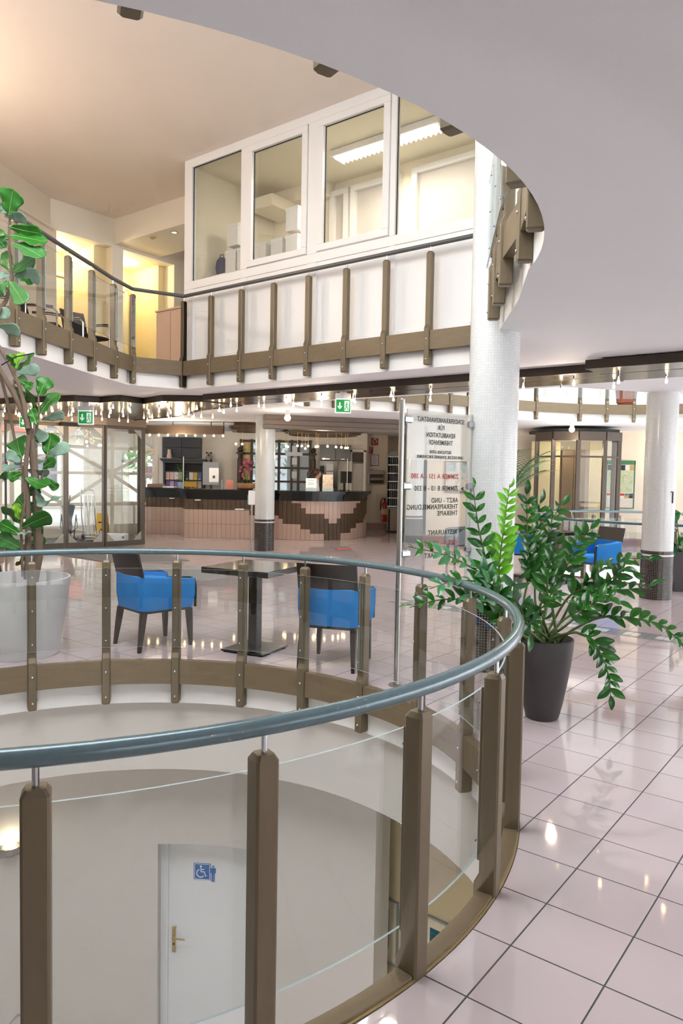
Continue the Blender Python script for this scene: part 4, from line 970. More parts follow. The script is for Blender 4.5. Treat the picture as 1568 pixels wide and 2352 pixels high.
# grey wall cupboards, dark oven tower, monitor, leaflet stands
MGC = mat('cupboard_grey', rgb(96, 98, 100), .35, var=.06)
for k, (x0, x1) in enumerate(((-.66, -.20), (-.20, .23))):
    t = thing('wall_cupboard', ['grey wall cupboard with handle behind the desk, beside the turned post', 'grey wall cupboard beside the narrow door'][k], 'cupboard', ((x0 + x1) / 2, 21.42, 2.06), 0, 'grey wall cupboards')
    MB().box((0, .02, .22), (x1 - x0 - .01, .3, .45), bev=.004).build('body', MGC, t); dr = MB().box((0, -.14, .22), (x1 - x0 - .02, .02, .44), bev=.003).build('door', MGC, t); MB().box((0, -.155, .04), (.1, .012, .014)).build('handle', M['steel'], dr)
t = thing('dark_tower', 'tall black cabinet with white papers behind the receptionist', 'cabinet', (-.40, 21.42, 0)); MB().box((0, 0, 1.02), (.52, .3, 2.04), bev=.004).build('body', M['black'], t)
for z, h in ((1.86, .2), (1.55, .36)): MB().box((.04, -.155, z), (.2, .004, h)).build('paper_sheet', MATS['paper_white'], t)
for k in range(3): MB().box((-.18, -.155, 1.3 + .25 * k), (.12, .01, .2), bev=.003).build('door', M['blackm'], t)
t = thing('desk_monitor', 'black computer monitor on the curved counter', 'monitor', (.10, 19.4, 1.226), R(55)); MB().box((0, 0, .36), (.50, .035, .31), bev=.008).build('screen', M['black'], t); MB().box((0, .05, .16), (.06, .03, .3), bev=.006).build('neck', M['black'], t); MB().box((0, .05, .01), (.24, .18, .02), bev=.006).build('foot', M['black'], t)
for k, (x, y, lab, m) in enumerate(((-.78, 18.52, 'white leaflet holder on the curved counter in front of the receptionist', MATS['paper_white']), (-.36, 18.62, 'leaflet holder with brown picture on the curved counter', art_mat('brown_leaflet', [rgb(170, 150, 130), rgb(206, 190, 170), rgb(130, 110, 96)], 8)))):
    t = thing('leaflet_holder', lab, 'stand', (x, y, 1.226), R(12)); MB().box((0, 0, .16 + .05 * k), (.27, .006, .32 + .1 * k)).build('sheet', m, t); MB().box((0, .0, .04), (.28, .05, .08)).build('tray', M['gedge'], t)
    if k == 0:
        for z in (.27, .21, .17, .08): MB().box((0, -.005, z), (.16, .001, .01)).build('text_line', MATS['print_grey'], t)
t = thing('desk_phone', 'grey telephone and papers on the curved counter', 'telephone', (-.22, 19.1, 1.226)); MB().box((0, 0, .03), (.22, .2, .06), bev=.01).build('body', MSH, t); MB().tube([(-.09, -.02, .06), (-.09, 0, .09), (-.09, .1, .09), (-.09, .12, .06)], .018, 8).build('handset', M['blackm'], t, True)
# receptionist, standing behind the desk, seen from the side
t = thing('person', 'woman with brown ponytail and white top standing behind the curved counter', 'person', (-.70, 19.55, 0), R(-78))
skin = mat('skin', rgb(206, 156, 132), .55, var=.05); hair = mat('brown_hair', rgb(72, 44, 30), .5, var=.3, vscale=40, stretch=(1, 1, .1)); cloth = mat('white_blouse', rgb(226, 226, 232), .8, var=.04)
def skin_body(name, nodes, edges, m, parent, sub=2):
    me = bpy.data.meshes.new(name); me.from_pydata([n[0] for n in nodes], edges, []); o = put(me, name, parent); me.materials.append(m)
    sk = o.modifiers.new('skin', 'SKIN'); sk.use_smooth_shade = True
    for k, n in enumerate(nodes): me.skin_vertices[0].data[k].radius = n[1]; 
    me.skin_vertices[0].data[0].use_root = True
    sb = o.modifiers.new('sub', 'SUBSURF'); sb.levels = sub; sb.render_levels = sub; return o
nodes = [((0, 0, .95), (.15, .11)), ((0, 0, 1.15), (.13, .09)), ((0, .0, 1.36), (.15, .10)), ((0, .02, 1.47), (.07, .07)), ((0, .03, 1.545), (.05, .05)),
         ((.17, 0, 1.42), (.055, .055)), ((.21, .04, 1.18), (.045, .045)), ((.16, .24, 1.14), (.036, .036)), ((.14, .34, 1.20), (.028, .022)),
         ((-.17, 0, 1.42), (.055, .055)), ((-.21, .04, 1.18), (.045, .045)), ((-.16, .24, 1.14), (.036, .036)), ((-.14, .34, 1.20), (.028, .022)),
         ((.09, 0, .85), (.085, .085)), ((.10, .0, .48), (.06, .06)), ((.10, -.02, .10), (.042, .042)), ((.10, .1, .04), (.04, .03)),
         ((-.09, 0, .85), (.085, .085)), ((-.10, .0, .48), (.06, .06)), ((-.10, -.02, .10), (.042, .042)), ((-.10, .1, .04), (.04, .03))]
edges = [(0, 1), (1, 2), (2, 3), (3, 4), (2, 5), (5, 6), (6, 7), (7, 8), (2, 9), (9, 10), (10, 11), (11, 12), (0, 13), (13, 14), (14, 15), (15, 16), (0, 17), (17, 18), (18, 19), (19, 20)]
skin_body('body', nodes, edges, cloth, t)
hd = MB().ball((0, .045, 1.655), .10, 20, 16, (.80, .95, 1.2)).ball((0, .142, 1.645), .018, 8, 6, (.7, .9, 1.2)).ball((.078, .03, 1.65), .022, 8, 6, (.4, .8, 1.2)).ball((-.078, .03, 1.65), .022, 8, 6, (.4, .8, 1.2)).cyl((0, .03, 1.48), (0, .04, 1.6), .05, .05)
hd_o = hd.build('head', skin, t, True)
for s in (-1, 1): MB().ball((.032 * s, .128, 1.672), .012, 8, 6, (1, .5, .7)).build('eye', M['blackm'], hd_o, True)
MB().ball((0, .128, 1.605), .02, 10, 6, (1.1, .4, .35)).build('mouth', mat('lips', rgb(168, 92, 86), .5), hd_o, True)
hh2 = MB().ball((0, .012, 1.688), .108, 20, 14, (.88, .98, 1.06)).ball((0, -.13, 1.735), .05, 12, 10).tube([(0, -.15, 1.74), (0, -.20, 1.66), (0, -.19, 1.52), (0, -.165, 1.42)], [.035, .045, .035, .008], 10)
hh2.build('hair', hair, t, True)
for s in (-1, 1):
    hm = MB().box((.14 * s, .40, 1.20), (.07, .08, .025), bev=.01)
    for q in range(4): hm.tube([(.14 * s - .027 + .018 * q, .43, 1.20), (.14 * s - .028 + .019 * q, .465, 1.198), (.14 * s - .028 + .019 * q, .495 - .008 * abs(q - 1.5), 1.18)], [.009, .0085, .007], 6)
    hm.tube([(.105 * s, .38, 1.20), (.085 * s, .415, 1.195), (.088 * s, .44, 1.185)], [.011, .01, .008], 6); hm.build('hand', skin, t, True)
# bulb valance over the straight counter, round canopy with hanging bulbs
MBV = mat('valance_brown', rgb(96, 78, 62), .5, .3, var=.15, vscale=6)
t = thing('bulb_valance', 'brown valance with a row of warm bulbs over the straight counter', 'lamp', (0, 0, 0))
va = [(-5.2, 17.95), (-4.1, 17.78), (-3.15, 17.62), (-2.84, 17.56)]
for a, b in zip(va, va[1:]):
    d = Vector(b) - Vector(a); m_ = (Vector(a) + Vector(b)) / 2; MB().box((0, 0, 0), (d.length, .10, .20), bev=.004).build('valance_board', MBV, t, loc=(m_.x, m_.y, 2.66), rz=math.atan2(d.y, d.x))
    MB().cyl((0, 0, 2.74), (0, 0, CE), .012, n=8).build('rod', MBV, t, loc=(b[0], b[1], 0))
BU = MB().ball((0, 0, -.03), .026, 12, 8).mesh('bulb', M['bulb'], True); SO = MB().cyl((0, 0, -.015), (0, 0, .02), .014, n=10).mesh('socket', M['brass'], True)
for k in range(10):
    f = k / 9; x = -4.9 + 2.05 * f; y = 17.88 - .32 * f
    s_ = put(SO, 'socket', t, (x, y - .02, 2.555)); put(BU, 'bulb', s_, (0, 0, 0))
v1 = point('valance_light', (-3.9, 17.6, 2.35), 58, (1, .84, .64), .05); v1.parent = t
t = thing('bulb_canopy', 'round mirror bronze canopy with hanging warm bulbs over the curved counter', 'lamp', (-.5, 18.5, 0))
for k, (r_, z) in enumerate(((1.05, 2.72), (.95, 2.66), (.85, 2.62))): MB().lathe([(r_ - .06, 0), (r_, 0), (r_, .05), (r_ - .06, .05)], 40).build('canopy_ring', MBV, t, True, loc=(0, 0, z))
MB().lathe([(0, 2.665), (.98, 2.665)], 40).build('mirror_plate', M['copperplate'], t)
MB().cyl((0, 0, 2.72), (0, 0, CE), .5, n=24).build('canopy_stem', MBV, t, True)
bx_ = [(-1.38, 2.355, -.55), (-1.32, 2.33, -.75), (-1.09, 2.36, -.7), (-.98, 2.35, -.85), (-.92, 2.31, -.3), (-.84, 2.36, -.6), (-.64, 2.34, -.9), (-.60, 2.35, -.75), (-.36, 2.35, -.9), (-.16, 2.345, -.8), (-.03, 2.34, -.75), (.07, 2.33, -.6), (.12, 2.33, -.7)]
for x, z, dy in bx_:
    r_ = MB().cyl((0, 0, 0), (0, 0, 2.66 - z), .006, n=6).build('rod', M['brass'], t, loc=(x + .5, dy, z)); put(BU, 'bulb', r_)
v2 = point('canopy_light', (0, -.7, 2.1), 58, (1, .84, .64), .05); v2.parent = t
t = thing('bulb_canopy', 'second bronze canopy with two hanging bulbs beside the reception column', 'lamp', (-2.35, 17.9, 0))
for r_, z in ((.42, 2.74), (.38, 2.69), (.34, 2.64)): MB().lathe([(r_ - .06, 0), (r_, 0), (r_, .05), (r_ - .06, .05)], 30).build('canopy_ring', MBV, t, True, loc=(0, 0, z))
MB().cyl((0, 0, 2.79), (0, 0, CE), .3, n=20).build('canopy_stem', MBV, t, True)
for x in (-.20, -.05):
    r_ = MB().cyl((0, 0, 0), (0, 0, .30), .006, n=6).build('rod', M['brass'], t, loc=(x, -.3, 2.37)); put(BU, 'bulb', r_)
# hand sanitizer stand
t = thing('sanitizer_stand', 'hand sanitizer dispenser on a pole with drip tray beside the reception column', 'dispenser', (-1.87, 15.25, 0))
MB().cyl((0, 0, .01), (0, 0, 1.02), .018, n=10).build('pole', M['brush'], t, True); MB().lathe([(0, 0), (.15, 0), (.15, .012), (.03, .02)], 20).build('foot', M['brush'], t, True)
MB().box((.0, -.0, 1.14), (.13, .10, .30), bev=.012).build('housing', MSW, t); MB().box((-.075, 0, 1.10), (.02, .08, .2), bev=.006).build('soap_window', mat('sanitizer_blue', rgb(70, 150, 176), .3), t)
MB().prism([(-.34, -.06), (-.16, -.06), (-.16, .06), (-.34, .06)], .885, .905).build('drip_tray', MSW, t); MB().tube([(-.16, 0, .89), (0, 0, .89)], .006, 6).build('tray_arm', M['steel'], t)

# ---------------------------------------------------------------- entrance: inner bent glass screen
EP = [(-4.478, 16.54), (-5.131, 15.86), (-5.797, 15.42), (-6.30, 15.07), (-6.80, 14.78)]
ent = struct(empty('door_5', (0, 0, 0)), 'bronze framed automatic glass entrance doors with cut corners', 'door')
EH = 2.62
for k in range(len(EP) - 1):
    a = Vector(EP[k + 1]); b = Vector(EP[k]); d = b - a; L = d.length; an = math.atan2(d.y, d.x)
    lf_ = empty('door_leaf', (a.x, a.y, 0), an); lf_.parent = ent
    f = MB(); w_ = .05
    for x0, x1, z0, z1 in ((.006, w_, .0, EH), (L - w_, L - .006, .0, EH), (w_, L - w_, 0, .11), (w_, L - w_, EH - .06, EH)): f.box(((x0 + x1) / 2, 0, (z0 + z1) / 2), (x1 - x0, .05, z1 - z0), bev=.003)
    f.build('leaf_frame', M['bronzed'] if k != 1 else M['bronzed'], lf_)
    g = .19
    for tri in ([(w_, .11), (w_ + g, .11), (w_, .11 + g)], [(L - w_, .11), (L - w_ - g, .11), (L - w_, .11 + g)], [(w_, EH - .06), (w_ + g, EH - .06), (w_, EH - .06 - g)], [(L - w_, EH - .06), (L - w_ - g, EH - .06), (L - w_, EH - .06 - g)]):
        m3 = MB().add([(x, y, z) for y in (-.018, .018) for x, z in tri], [(0, 1, 2), (5, 4, 3), (0, 3, 4, 1), (1, 4, 5, 2), (2, 5, 3, 0)]); m3.build('corner_gusset', mat('gusset_grey', rgb(158, 150, 140), .35, .5, var=.06), lf_)
    MB().box((L / 2, 0, EH / 2 + .02), (L - 2 * w_, .008, EH - .17)).build('pane', M['dglass'], lf_)
    MB().box((0, 0, 0), (L + .03, .22, CE - EH)).build('header', mat('header_bronze', rgb(132, 112, 92), .35, .4, var=.1, vscale=5), ent, loc=((a.x + b.x) / 2, (a.y + b.y) / 2, (EH + CE) / 2), rz=an)
MB().box((0, 0, EH / 2), (.08, .08, EH)).build('corner_post', M['bronzed'], ent, loc=(EP[0][0] - .02, EP[0][1] + .03, 0), rz=.8)
MB().box((0, -.13, 2.60), (.36, .05, .07), bev=.006).build('motion_sensor', M['blackm'], ent, loc=(-5.75, 15.43, 0), rz=.6)
ret = MB().box((0, 0, 0), (.05, 3.2, EH)).build('side_screen_frame', M['dglass'], ent, loc=(-4.97, 18.05, EH / 2), rz=.27)
for y_, w_ in ((16.62, .06), (17.7, .05), (18.8, .05)): MB().box((0, 0, EH / 2), (.06, w_, EH)).build('side_screen_post', M['bronzed'], ent, loc=(-4.58 - (y_ - 16.6) * .28, y_, 0))
MB().box((0, 0, 0), (.05, 3.2, .10)).build('side_screen_rail', M['bronzed'], ent, loc=(-4.97, 18.05, .05), rz=.27)
MB().box((0, 0, 0), (.05, 3.2, .06)).build('side_screen_rail', M['bronzed'], ent, loc=(-4.97, 18.05, EH), rz=.27)
# outer lattice facade
fa = struct(empty('window_4', (-8.6, 16.25, 0), math.atan2(3.15, 3.45)), 'cream lattice facade with diagonal bars behind the entrance doors', 'window')
FL = 4.9; MFA = mat('facade_cream', rgb(206, 196, 182), .5, var=.06)
nb = 4; bwid = FL / nb
for k in range(nb + 1): MB().box((bwid * k, 0, 1.43), (.10, .12, 2.86), bev=.006).build('mullion', MFA, fa)
for z, h in ((.14, .28), (.80, .08), (1.58, .07), (2.22, .07), (2.76, .2)): MB().box((FL / 2, 0, z), (FL, .10, h), bev=.004).build('transom', MFA, fa)
for k in range(nb):
    x0, x1 = bwid * k + .05, bwid * (k + 1) - .05; xm = (x0 + x1) / 2
    MB().box((xm, .04, 1.43), (x1 - x0, .008, 2.8)).build('pane', M['dglass'], fa)
    MB().box((xm, 0, .46), (.06, .08, .62)).build('short_mullion', MFA, fa); MB().box((xm, 0, 2.46), (.06, .08, .42)).build('short_mullion', MFA, fa)
    for (p0, p1) in (((x0, 1.54), (x1, .84)), ((x0, 1.62), (x1, 2.18))) if k % 2 else (((x0, .84), (x1, 1.54)), ((x0, 2.18), (x1, 1.62))):
        d = Vector((p1[0] - p0[0], p1[1] - p0[1])); o_ = MB().box((0, 0, 0), (d.length, .07, .07)).build('diagonal_bar', MFA, fa, loc=((p0[0] + p1[0]) / 2, 0, (p0[1] + p1[1]) / 2)); o_.rotation_euler = (0, -math.atan2(d.y, d.x), 0)
# entrance mats
tag(MB().prism([(-4.7, 16.2), (-2.80, 13.55), (-4.25, 13.15), (-6.25, 14.75)], 0.0, .008).build('entrance_mat', M['carpet']), 'dark grey carpet mat running in from the entrance doors', 'mat')
tag(MB().prism([(-3.95, 13.1), (-2.45, 12.85), (-1.78, 11.60), (-2.13, 11.12), (-3.35, 11.45)], 0.0, .008).build('entrance_mat', M['carpet2']), 'light grey mat in front of the dark entrance carpet', 'mat')
tag(MB().prism([(-4.65, 16.75), (-5.4, 19.0), (-8.2, 16.4), (-6.7, 15.0)], 0.0, .006).build('lobby_mat', M['carpet']), 'grey mat between the inner and outer entrance doors', 'mat')
# umbrella stand, luggage trolley, yellow caution board, floor cleaner box
t = thing('umbrella_stand', 'black umbrella in a wrought stand behind the glass door', 'umbrella', (-6.38, 17.15, .007))
MB().lathe([(.012, .18), (.06, .45), (.11, .62), (.15, .80), (.10, .83), (.0, .84)], 9).build('umbrella_cloth', mat('umbrella_navy', rgb(36, 44, 62), .7, var=.2, vscale=20), t)
MB().tube([(0, 0, .82), (.03, 0, 1.02), (.035, 0, 1.05)], .014, 8).build('umbrella_handle', M['blackm'], t, True)
for a in range(4): MB().tube([(.03 * math.cos(a * PI / 2), .03 * math.sin(a * PI / 2), .15), (.2 * math.cos(a * PI / 2), .2 * math.sin(a * PI / 2), .3), (.17 * math.cos(a * PI / 2), .17 * math.sin(a * PI / 2), .6), (.12 * math.cos(a * PI / 2), .12 * math.sin(a * PI / 2), .05), (.2 * math.cos(a * PI / 2), .2 * math.sin(a * PI / 2), 0.01)], .012, 6).build('stand_bar', M['blackm'], t, True)
t = thing('luggage_trolley', 'chrome luggage hand trolley with two red wheels behind the glass door', 'trolley', (-5.82, 16.85, .007), R(-12))
for s in (-1, 1): MB().tube([(.17 * s, .10, .10), (.17 * s, .0, .6), (.17 * s, -.03, 1.12), (.15 * s, -.03, 1.18), (.05 * s - .12, -.03, 1.20)], .014, 8).build('side_tube', M['steel'], t, True)
for x in (-.10, 0, .10): MB().tube([(x, .08, .14), (x, -.03, 1.06)], .009, 6).build('bar', M['steel'], t, True)
MB().tube([(-.17, -.03, 1.08), (.17, -.03, 1.08)], .01, 6).build('cross_bar', M['steel'], t, True)
MB().tube([(-.22, .1, .10), (.22, .1, .10)], .010, 8).build('axle', M['steel'], t, True)
for s in (-1, 1):
    w_ = MB().cyl((.19 * s, .1, .10), (.24 * s, .1, .10), .10, n=20).build('wheel', mat('wheel_grey', rgb(150, 150, 150), .6), t, True); MB().cyl((.185 * s, .1, .10), (.245 * s, .1, .10), .06, n=16).build('hub', mat('hub_red', rgb(120, 40, 40), .5), w_, True)
MB().box((0, .22, .03), (.34, .24, .012)).build('toe_plate', M['steel'], t)
t = thing('caution_board', 'yellow caution floor sign behind the luggage trolley', 'sign', (-5.66, 17.35, .007), R(-10))
MYL = mat('caution_yellow', rgb(238, 182, 20), .5, var=.05)
for s in (-1, 1):
    o_ = MB().prism([(-.14, -.006), (.14, -.006), (.14, .006), (-.14, .006)], 0, .64).build('panel', MYL, t, loc=(0, .10 * s, 0)); o_.rotation_euler = (R(9) * s, 0, 0)
    if s == -1:
        MB().tube([(-.05, -.012, .18), (.05, -.012, .18), (0, -.012, .27), (-.05, -.012, .18)], .006, 6).build('warning_triangle', M['blackm'], o_)
        MB().box((0, -.012, .42), (.16, .004, .03)).build('text_line', M['blackm'], o_)
t = thing('white_box', 'low white box with small feet behind the right glass door', 'box', (-5.15, 16.75, .02), R(-8)); MB().box((0, 0, .11), (.50, .22, .17), bev=.012).build('box_body', MSW, t); MB().box((.22, -.112, .12), (.05, .01, .06)).build('panel', MATS['rack_grey'], t)
for s in (-1, 1): MB().box((.2 * s, 0, .012), (.04, .2, .025)).build('foot', M['steel'], t)
# outside: forecourt, house, tree, parasol wall
struct(plate('ground_outside', [(-40, 15), (-7.61, 15), (-7.61, 26.05), (6, 26.05), (6, 70), (-40, 70)], [], -.10, -.02, (mat('forecourt_paving', rgb(190, 186, 182), .8, var=.1, vscale=2),) * 3), 'pale forecourt paving outside the entrance', 'ground')
t = thing('house_outside', 'pale house with red tiled roof across the forecourt', 'house', (-14.5, 33, 0), R(25)); MB().box((0, 0, 1.6), (9, 4, 3.2)).build('wall', mat('house_wall', rgb(232, 226, 214), .8), t)
MB().add([(-4.8, -2.4, 3.2), (4.8, -2.4, 3.2), (4.8, 2.4, 3.2), (-4.8, 2.4, 3.2), (-4.8, 0, 5.0), (4.8, 0, 5.0)], [(0, 1, 5, 4), (2, 3, 4, 5), (0, 4, 3), (1, 2, 5)]).build('roof', mat('red_roof', rgb(178, 112, 96), .8, var=.2, vscale=10), t)
for x in (-3, -1, 1, 3): f_ = MB().box((x, -2.02, 1.7), (.9, .06, 1.2)).build('window', mat('house_window', rgb(90, 96, 104), .3), t)
for k, (x, y) in enumerate(((-8.2, 30), (-6.0, 34), (-3.4, 31))):
    t = thing('garden_tree', ['leafy tree seen through the right entrance door', 'leafy tree seen through the arched window', 'leafy tree behind the brown lattice window'][k], 'tree', (x, y, 0)); MB().tube([(0, 0, 0), (.1, 0, 1.4), (0, .1, 2.6)], [.16, .12, .06], 8).build('trunk', mat('tree_bark', rgb(120, 100, 84), .9), t, True)
    fo = MB(); random.seed(20 + k)
    for q in range(420):
        d = Vector((random.gauss(0, 1), random.gauss(0, 1), random.gauss(0, 1))).normalized() * random.uniform(.4, 1.5); c0 = Vector((0, 0, 3.0)) + Vector((d.x, d.y, d.z * 1.2)); a = Vector((random.gauss(0, 1), random.gauss(0, 1), random.gauss(0, 1))).normalized() * .16; b = a.orthogonal().normalized() * .09
        fo.add([c0 - a, c0 + b, c0 + a, c0 - b], [(0, 1, 2, 3)])
    tag(fo.build('foliage', mat('garden_leaf', rgb(142, 172, 110), .6, var=.3, vscale=6), t), kind='stuff')
t = thing('violet_banner', 'violet awning board outside left of the entrance', 'board', (-9.6, 20.6, 0), R(40)); MB().box((0, 0, 1.6), (1.4, .08, .5), bev=.01).build('panel', mat('violet_board', rgb(96, 74, 130), .6), t)
for s in (-1, 1): MB().cyl((.6 * s, 0, -.02), (.6 * s, 0, 1.4), .03).build('post', M['bronzed'], t)

t = thing('floor_sticker', 'flat red round distance sticker on the floor before the curved counter', 'sticker', (.05, 16.25, 0)); MB().lathe([(0, .003), (.20, .003), (.20, .0005)], 28).build('disc', mat('sticker_red', rgb(190, 60, 56), .4), t); MB().box((0, 0, .0034), (.26, .05, .0006)).build('white_bar', MSW, t)
# ---------------------------------------------------------------- mirror bronze light strip under the ceiling
SO2 = MB().cyl((0, 0, 0), (0, 0, .16), .004, n=6).mesh('rod', M['brass'])
TEAR = MB().lathe([(.0, -.046), (.010, -.042), (.0155, -.03), (.014, -.015), (.007, .0), (.006, .026), (0, .027)], 10).mesh('bulb', M['bulb'], True)
SOC = MB().cyl((0, 0, .03), (0, 0, .075), .012, n=8).mesh('socket', M['steel'], True)
MEDG = mat('strip_edge_dark', rgb(70, 60, 52), .4, .4)
ls_ = thing('light_strip', 'long mirror bronze ceiling strip with rows of warm bulbs crossing the hall', 'lamp', (-2.32, 11.63, 0), UA)
def strip_panel(t0, t1, d0, d1, z):
    p = MB().box(((t0 + t1) / 2, (d0 + d1) / 2, z + .012), (t1 - t0 - .006, d1 - d0, .024)).build('mirror_panel', M['copperplate'], ls_)
    MB().box(((t0 + t1) / 2, d0 - .012, z + .045), (t1 - t0 + .001, .024, .09)).build('edge_lip', MEDG, p); MB().box(((t0 + t1) / 2, d1 + .012, z + .045), (t1 - t0 + .001, .024, .09)).build('edge_lip', MEDG, p)
for k in range(5):
    strip_panel(.16 + 1.228 * k, .16 + 1.228 * (k + 1), .02, .40, 2.775); strip_panel(.16 + 1.228 * k, .16 + 1.228 * (k + 1), .46, .86, 2.775)
for k in range(3): strip_panel(6.3 + 1.2 * k, 6.3 + 1.2 * (k + 1), -.34, .06, 2.76); strip_panel(6.3 + 1.2 * k, 6.3 + 1.2 * (k + 1), .12, .66, 2.76)
def hang(root, x, y, ztop, zb):
    b = put(TEAR, 'bulb', root, (x, y, zb)); put(SOC, 'socket', b)
    r_ = put(SO2, 'rod', b, (0, 0, .07)); r_.scale = (1, 1, max(.01, (ztop - zb - .07) / .16))
random.seed(3)
for k in range(29):
    t_ = .25 + .30 * k + random.uniform(-.04, .04); hang(ls_, t_, (.22 if k % 2 else .66) + (0 if t_ < 6.3 else -.2), 2.775, 2.715 - (.03 if k % 3 == 0 else 0))
for k in range(2):
    q_ = point('strip_light', (2.2 + 3.6 * k, .45, 2.5), 26, (1, .84, .66), .03); q_.parent = ls_
# broad scalloped field of the same mirror bronze before the entrance
fd = thing('light_field', 'scalloped mirror bronze ceiling field crowded with hanging bulbs before the entrance', 'lamp', (-3.9, 13.4, 0))
fp = [(-2.22, 11.72), (-2.86, 11.73), (-3.33, 12.28), (-3.58, 11.85), (-4.02, 12.2), (-4.37, 12.0), (-5.35, 12.45), (-6.3, 13.0), (-6.6, 14.5), (-5.85, 15.25), (-4.62, 16.3), (-3.3, 14.9), (-2.55, 13.35), (-1.7, 12.35)]
fl_p = [(x + 3.9, y - 13.4) for x, y in fp]
plt = MB().prism(fl_p, 2.775, 2.80).build('mirror_plate', M['copperplate'], fd)
lip = MB(); n = len(fl_p)
for k in range(n):
    a, b = Vector(fl_p[k]), Vector(fl_p[(k + 1) % n]); d = b - a; m_ = (a + b) / 2
    MB().box((0, 0, 0), (d.length + .01, .03, .09)).build('edge_lip', MEDG, plt, loc=(m_.x, m_.y, 2.81), rz=math.atan2(d.y, d.x))
def inside(p, poly):
    c = False; j = len(poly) - 1
    for i in range(len(poly)):
        if (poly[i][1] > p[1]) != (poly[j][1] > p[1]) and p[0] < (poly[j][0] - poly[i][0]) * (p[1] - poly[i][1]) / (poly[j][1] - poly[i][1]) + poly[i][0]: c = not c
        j = i
    return c
placed = []; tries = 0
while len(placed) < 62 and tries < 4000:
    tries += 1; p = (random.uniform(-2.6, 2.2), random.uniform(-1.7, 2.8))
    if inside(p, fl_p) and p[1] < 1.0 - .25 * p[0] and all((p[0] - q[0]) ** 2 + (p[1] - q[1]) ** 2 > .10 for q in placed):
        placed.append(p); hang(fd, p[0], p[1], 2.775, random.choice((2.715, 2.69, 2.66, 2.63)))
for x, y in ((-.6, 0), (.5, .4)):
    q_ = point('field_light', (x, y, 2.35), 42, (1, .84, .66), .03); q_.parent = fd
# round glass globe lamps on the ceiling
GLOBE = mat('lit_globe', rgb(255, 235, 200), .3, emit=(1, .80, .50, 1), estr=9)
for x, y, lab in ((-1.07, 14.2, 'round lit globe lamp on the ceiling before the reception beam'), (4.98, 16.05, 'round lit globe lamp on the ceiling above the lift cabin')):
    t = thing('globe_lamp', lab, 'lamp', (x, y, CE), 0, 'ceiling globe lamps'); MB().cyl((0, 0, -.09), (0, 0, 0), .045, n=14).build('socket', MSW, t, True); MB().ball((0, 0, -.14), .062, 16, 12).build('globe', GLOBE, t, True)
    q_ = point('globe_light', (0, 0, -.32), 18, (1, .84, .62), .05); q_.parent = t
t = thing('clear_bulb', 'large clear bulb hanging beside the fig tree trunk', 'lamp', (-4.62, 9.6, 2.45)); MB().ball((0, 0, -.1), .075, 16, 12, (1, 1, 1.15)).build('glass_bulb', mat('warm_clear_bulb', rgb(240, 230, 210), .1, emit=(1, .8, .5, 1), estr=2.2), t, True); MB().cyl((0, 0, -.03), (0, 0, .08), .03, n=12).build('socket', M['steel'], t, True); MB().cyl((0, 0, .08), (0, 0, CE - 2.45), .005, n=6).build('cord', M['steel'], t)
t = thing('smoke_detector', 'small white smoke detector on the ceiling before the reception', 'detector', (-2.4, 14.4, CE)); MB().lathe([(.0, -.045), (.04, -.04), (.055, -.015), (.055, 0)], 18).build('body', MSW, t, True); MB().lathe([(.0, -.05), (.012, -.05), (.012, -.04)], 10).build('sensor', MATS['rack_grey'], t)
# exit signs
MEX = mat('exit_green', rgb(20, 150, 70), .4, emit=(.02, .36, .10, 1), estr=.5, var=.02); MEW = mat('exit_white', rgb(245, 250, 246), .4, emit=(1, 1, 1, 1), estr=.5, var=.01)
def exit_sign(label, loc, s, rz=0, top=2.774):
    t = thing('exit_sign', label, 'sign', loc, rz, 'green exit signs')
    MB().box((0, 0, 0), (s, .035, s * .92), bev=.004).build('housing', MEW, t)
    f = MB().box((0, -.0185, 0), (s * .9, .003, s * .78)).build('green_field', MEX, t)
    y = -.0215; x0 = -.22 * s
    MB().box((x0, y, .08 * s), (.085 * s, .003, .28 * s)).build('arrow_shaft', MEW, f)
    MB().add([(x0 - .14 * s, y, .02 * s), (x0 - .14 * s, y, -.06 * s), (x0, y, -.22 * s), (x0 + .14 * s, y, -.06 * s), (x0 + .14 * s, y, .02 * s), (x0, y, -.10 * s)], [(0, 1, 2, 5), (5, 2, 3, 4)]).build('arrow_head', MEW, f)
    xd = .22 * s; MB().box((xd, y, 0), (.30 * s, .003, .62 * s)).build('door_shape', MEW, f)
    g = MB().ball((xd + .0, y - .002, .20 * s), .045 * s, 10, 6, (1, .1, 1)).tube([(xd, y - .003, .15 * s), (xd - .01 * s, y - .003, -.02 * s), (xd + .07 * s, y - .003, -.12 * s), (xd + .06 * s, y - .003, -.27 * s)], .026 * s, 6).tube([(xd - .01 * s, y - .003, -.02 * s), (xd - .06 * s, y - .003, -.14 * s), (xd - .14 * s, y - .003, -.24 * s)], .024 * s, 6).tube([(xd - .10 * s, y - .003, .0), (xd - .05 * s, y - .003, .10 * s), (xd + .05 * s, y - .003, .10 * s), (xd + .12 * s, y - .003, .02 * s)], .02 * s, 6)
    g.build('running_figure', MEX, f)
    MB().box((0, 0, s * .46 + .035), (s * .96, .05, .07)).build('mount', MSW, t)
    MB().box((0, 0, (s * .46 + .07 + top - loc[2]) / 2), (.09, .03, top - loc[2] - s * .46 - .07)).build('hanger', MSW, t)
    return t
exit_sign('green exit sign hanging above the glass entrance door', (-4.27, 12.25, 2.522), .255)
exit_sign('green exit sign hanging from the middle of the light strip', (-.005, 10.05, 2.585), .215, R(8))
exit_sign('green exit sign on the far side behind the fig tree', (-6.10, 14.2, 2.55), .25)

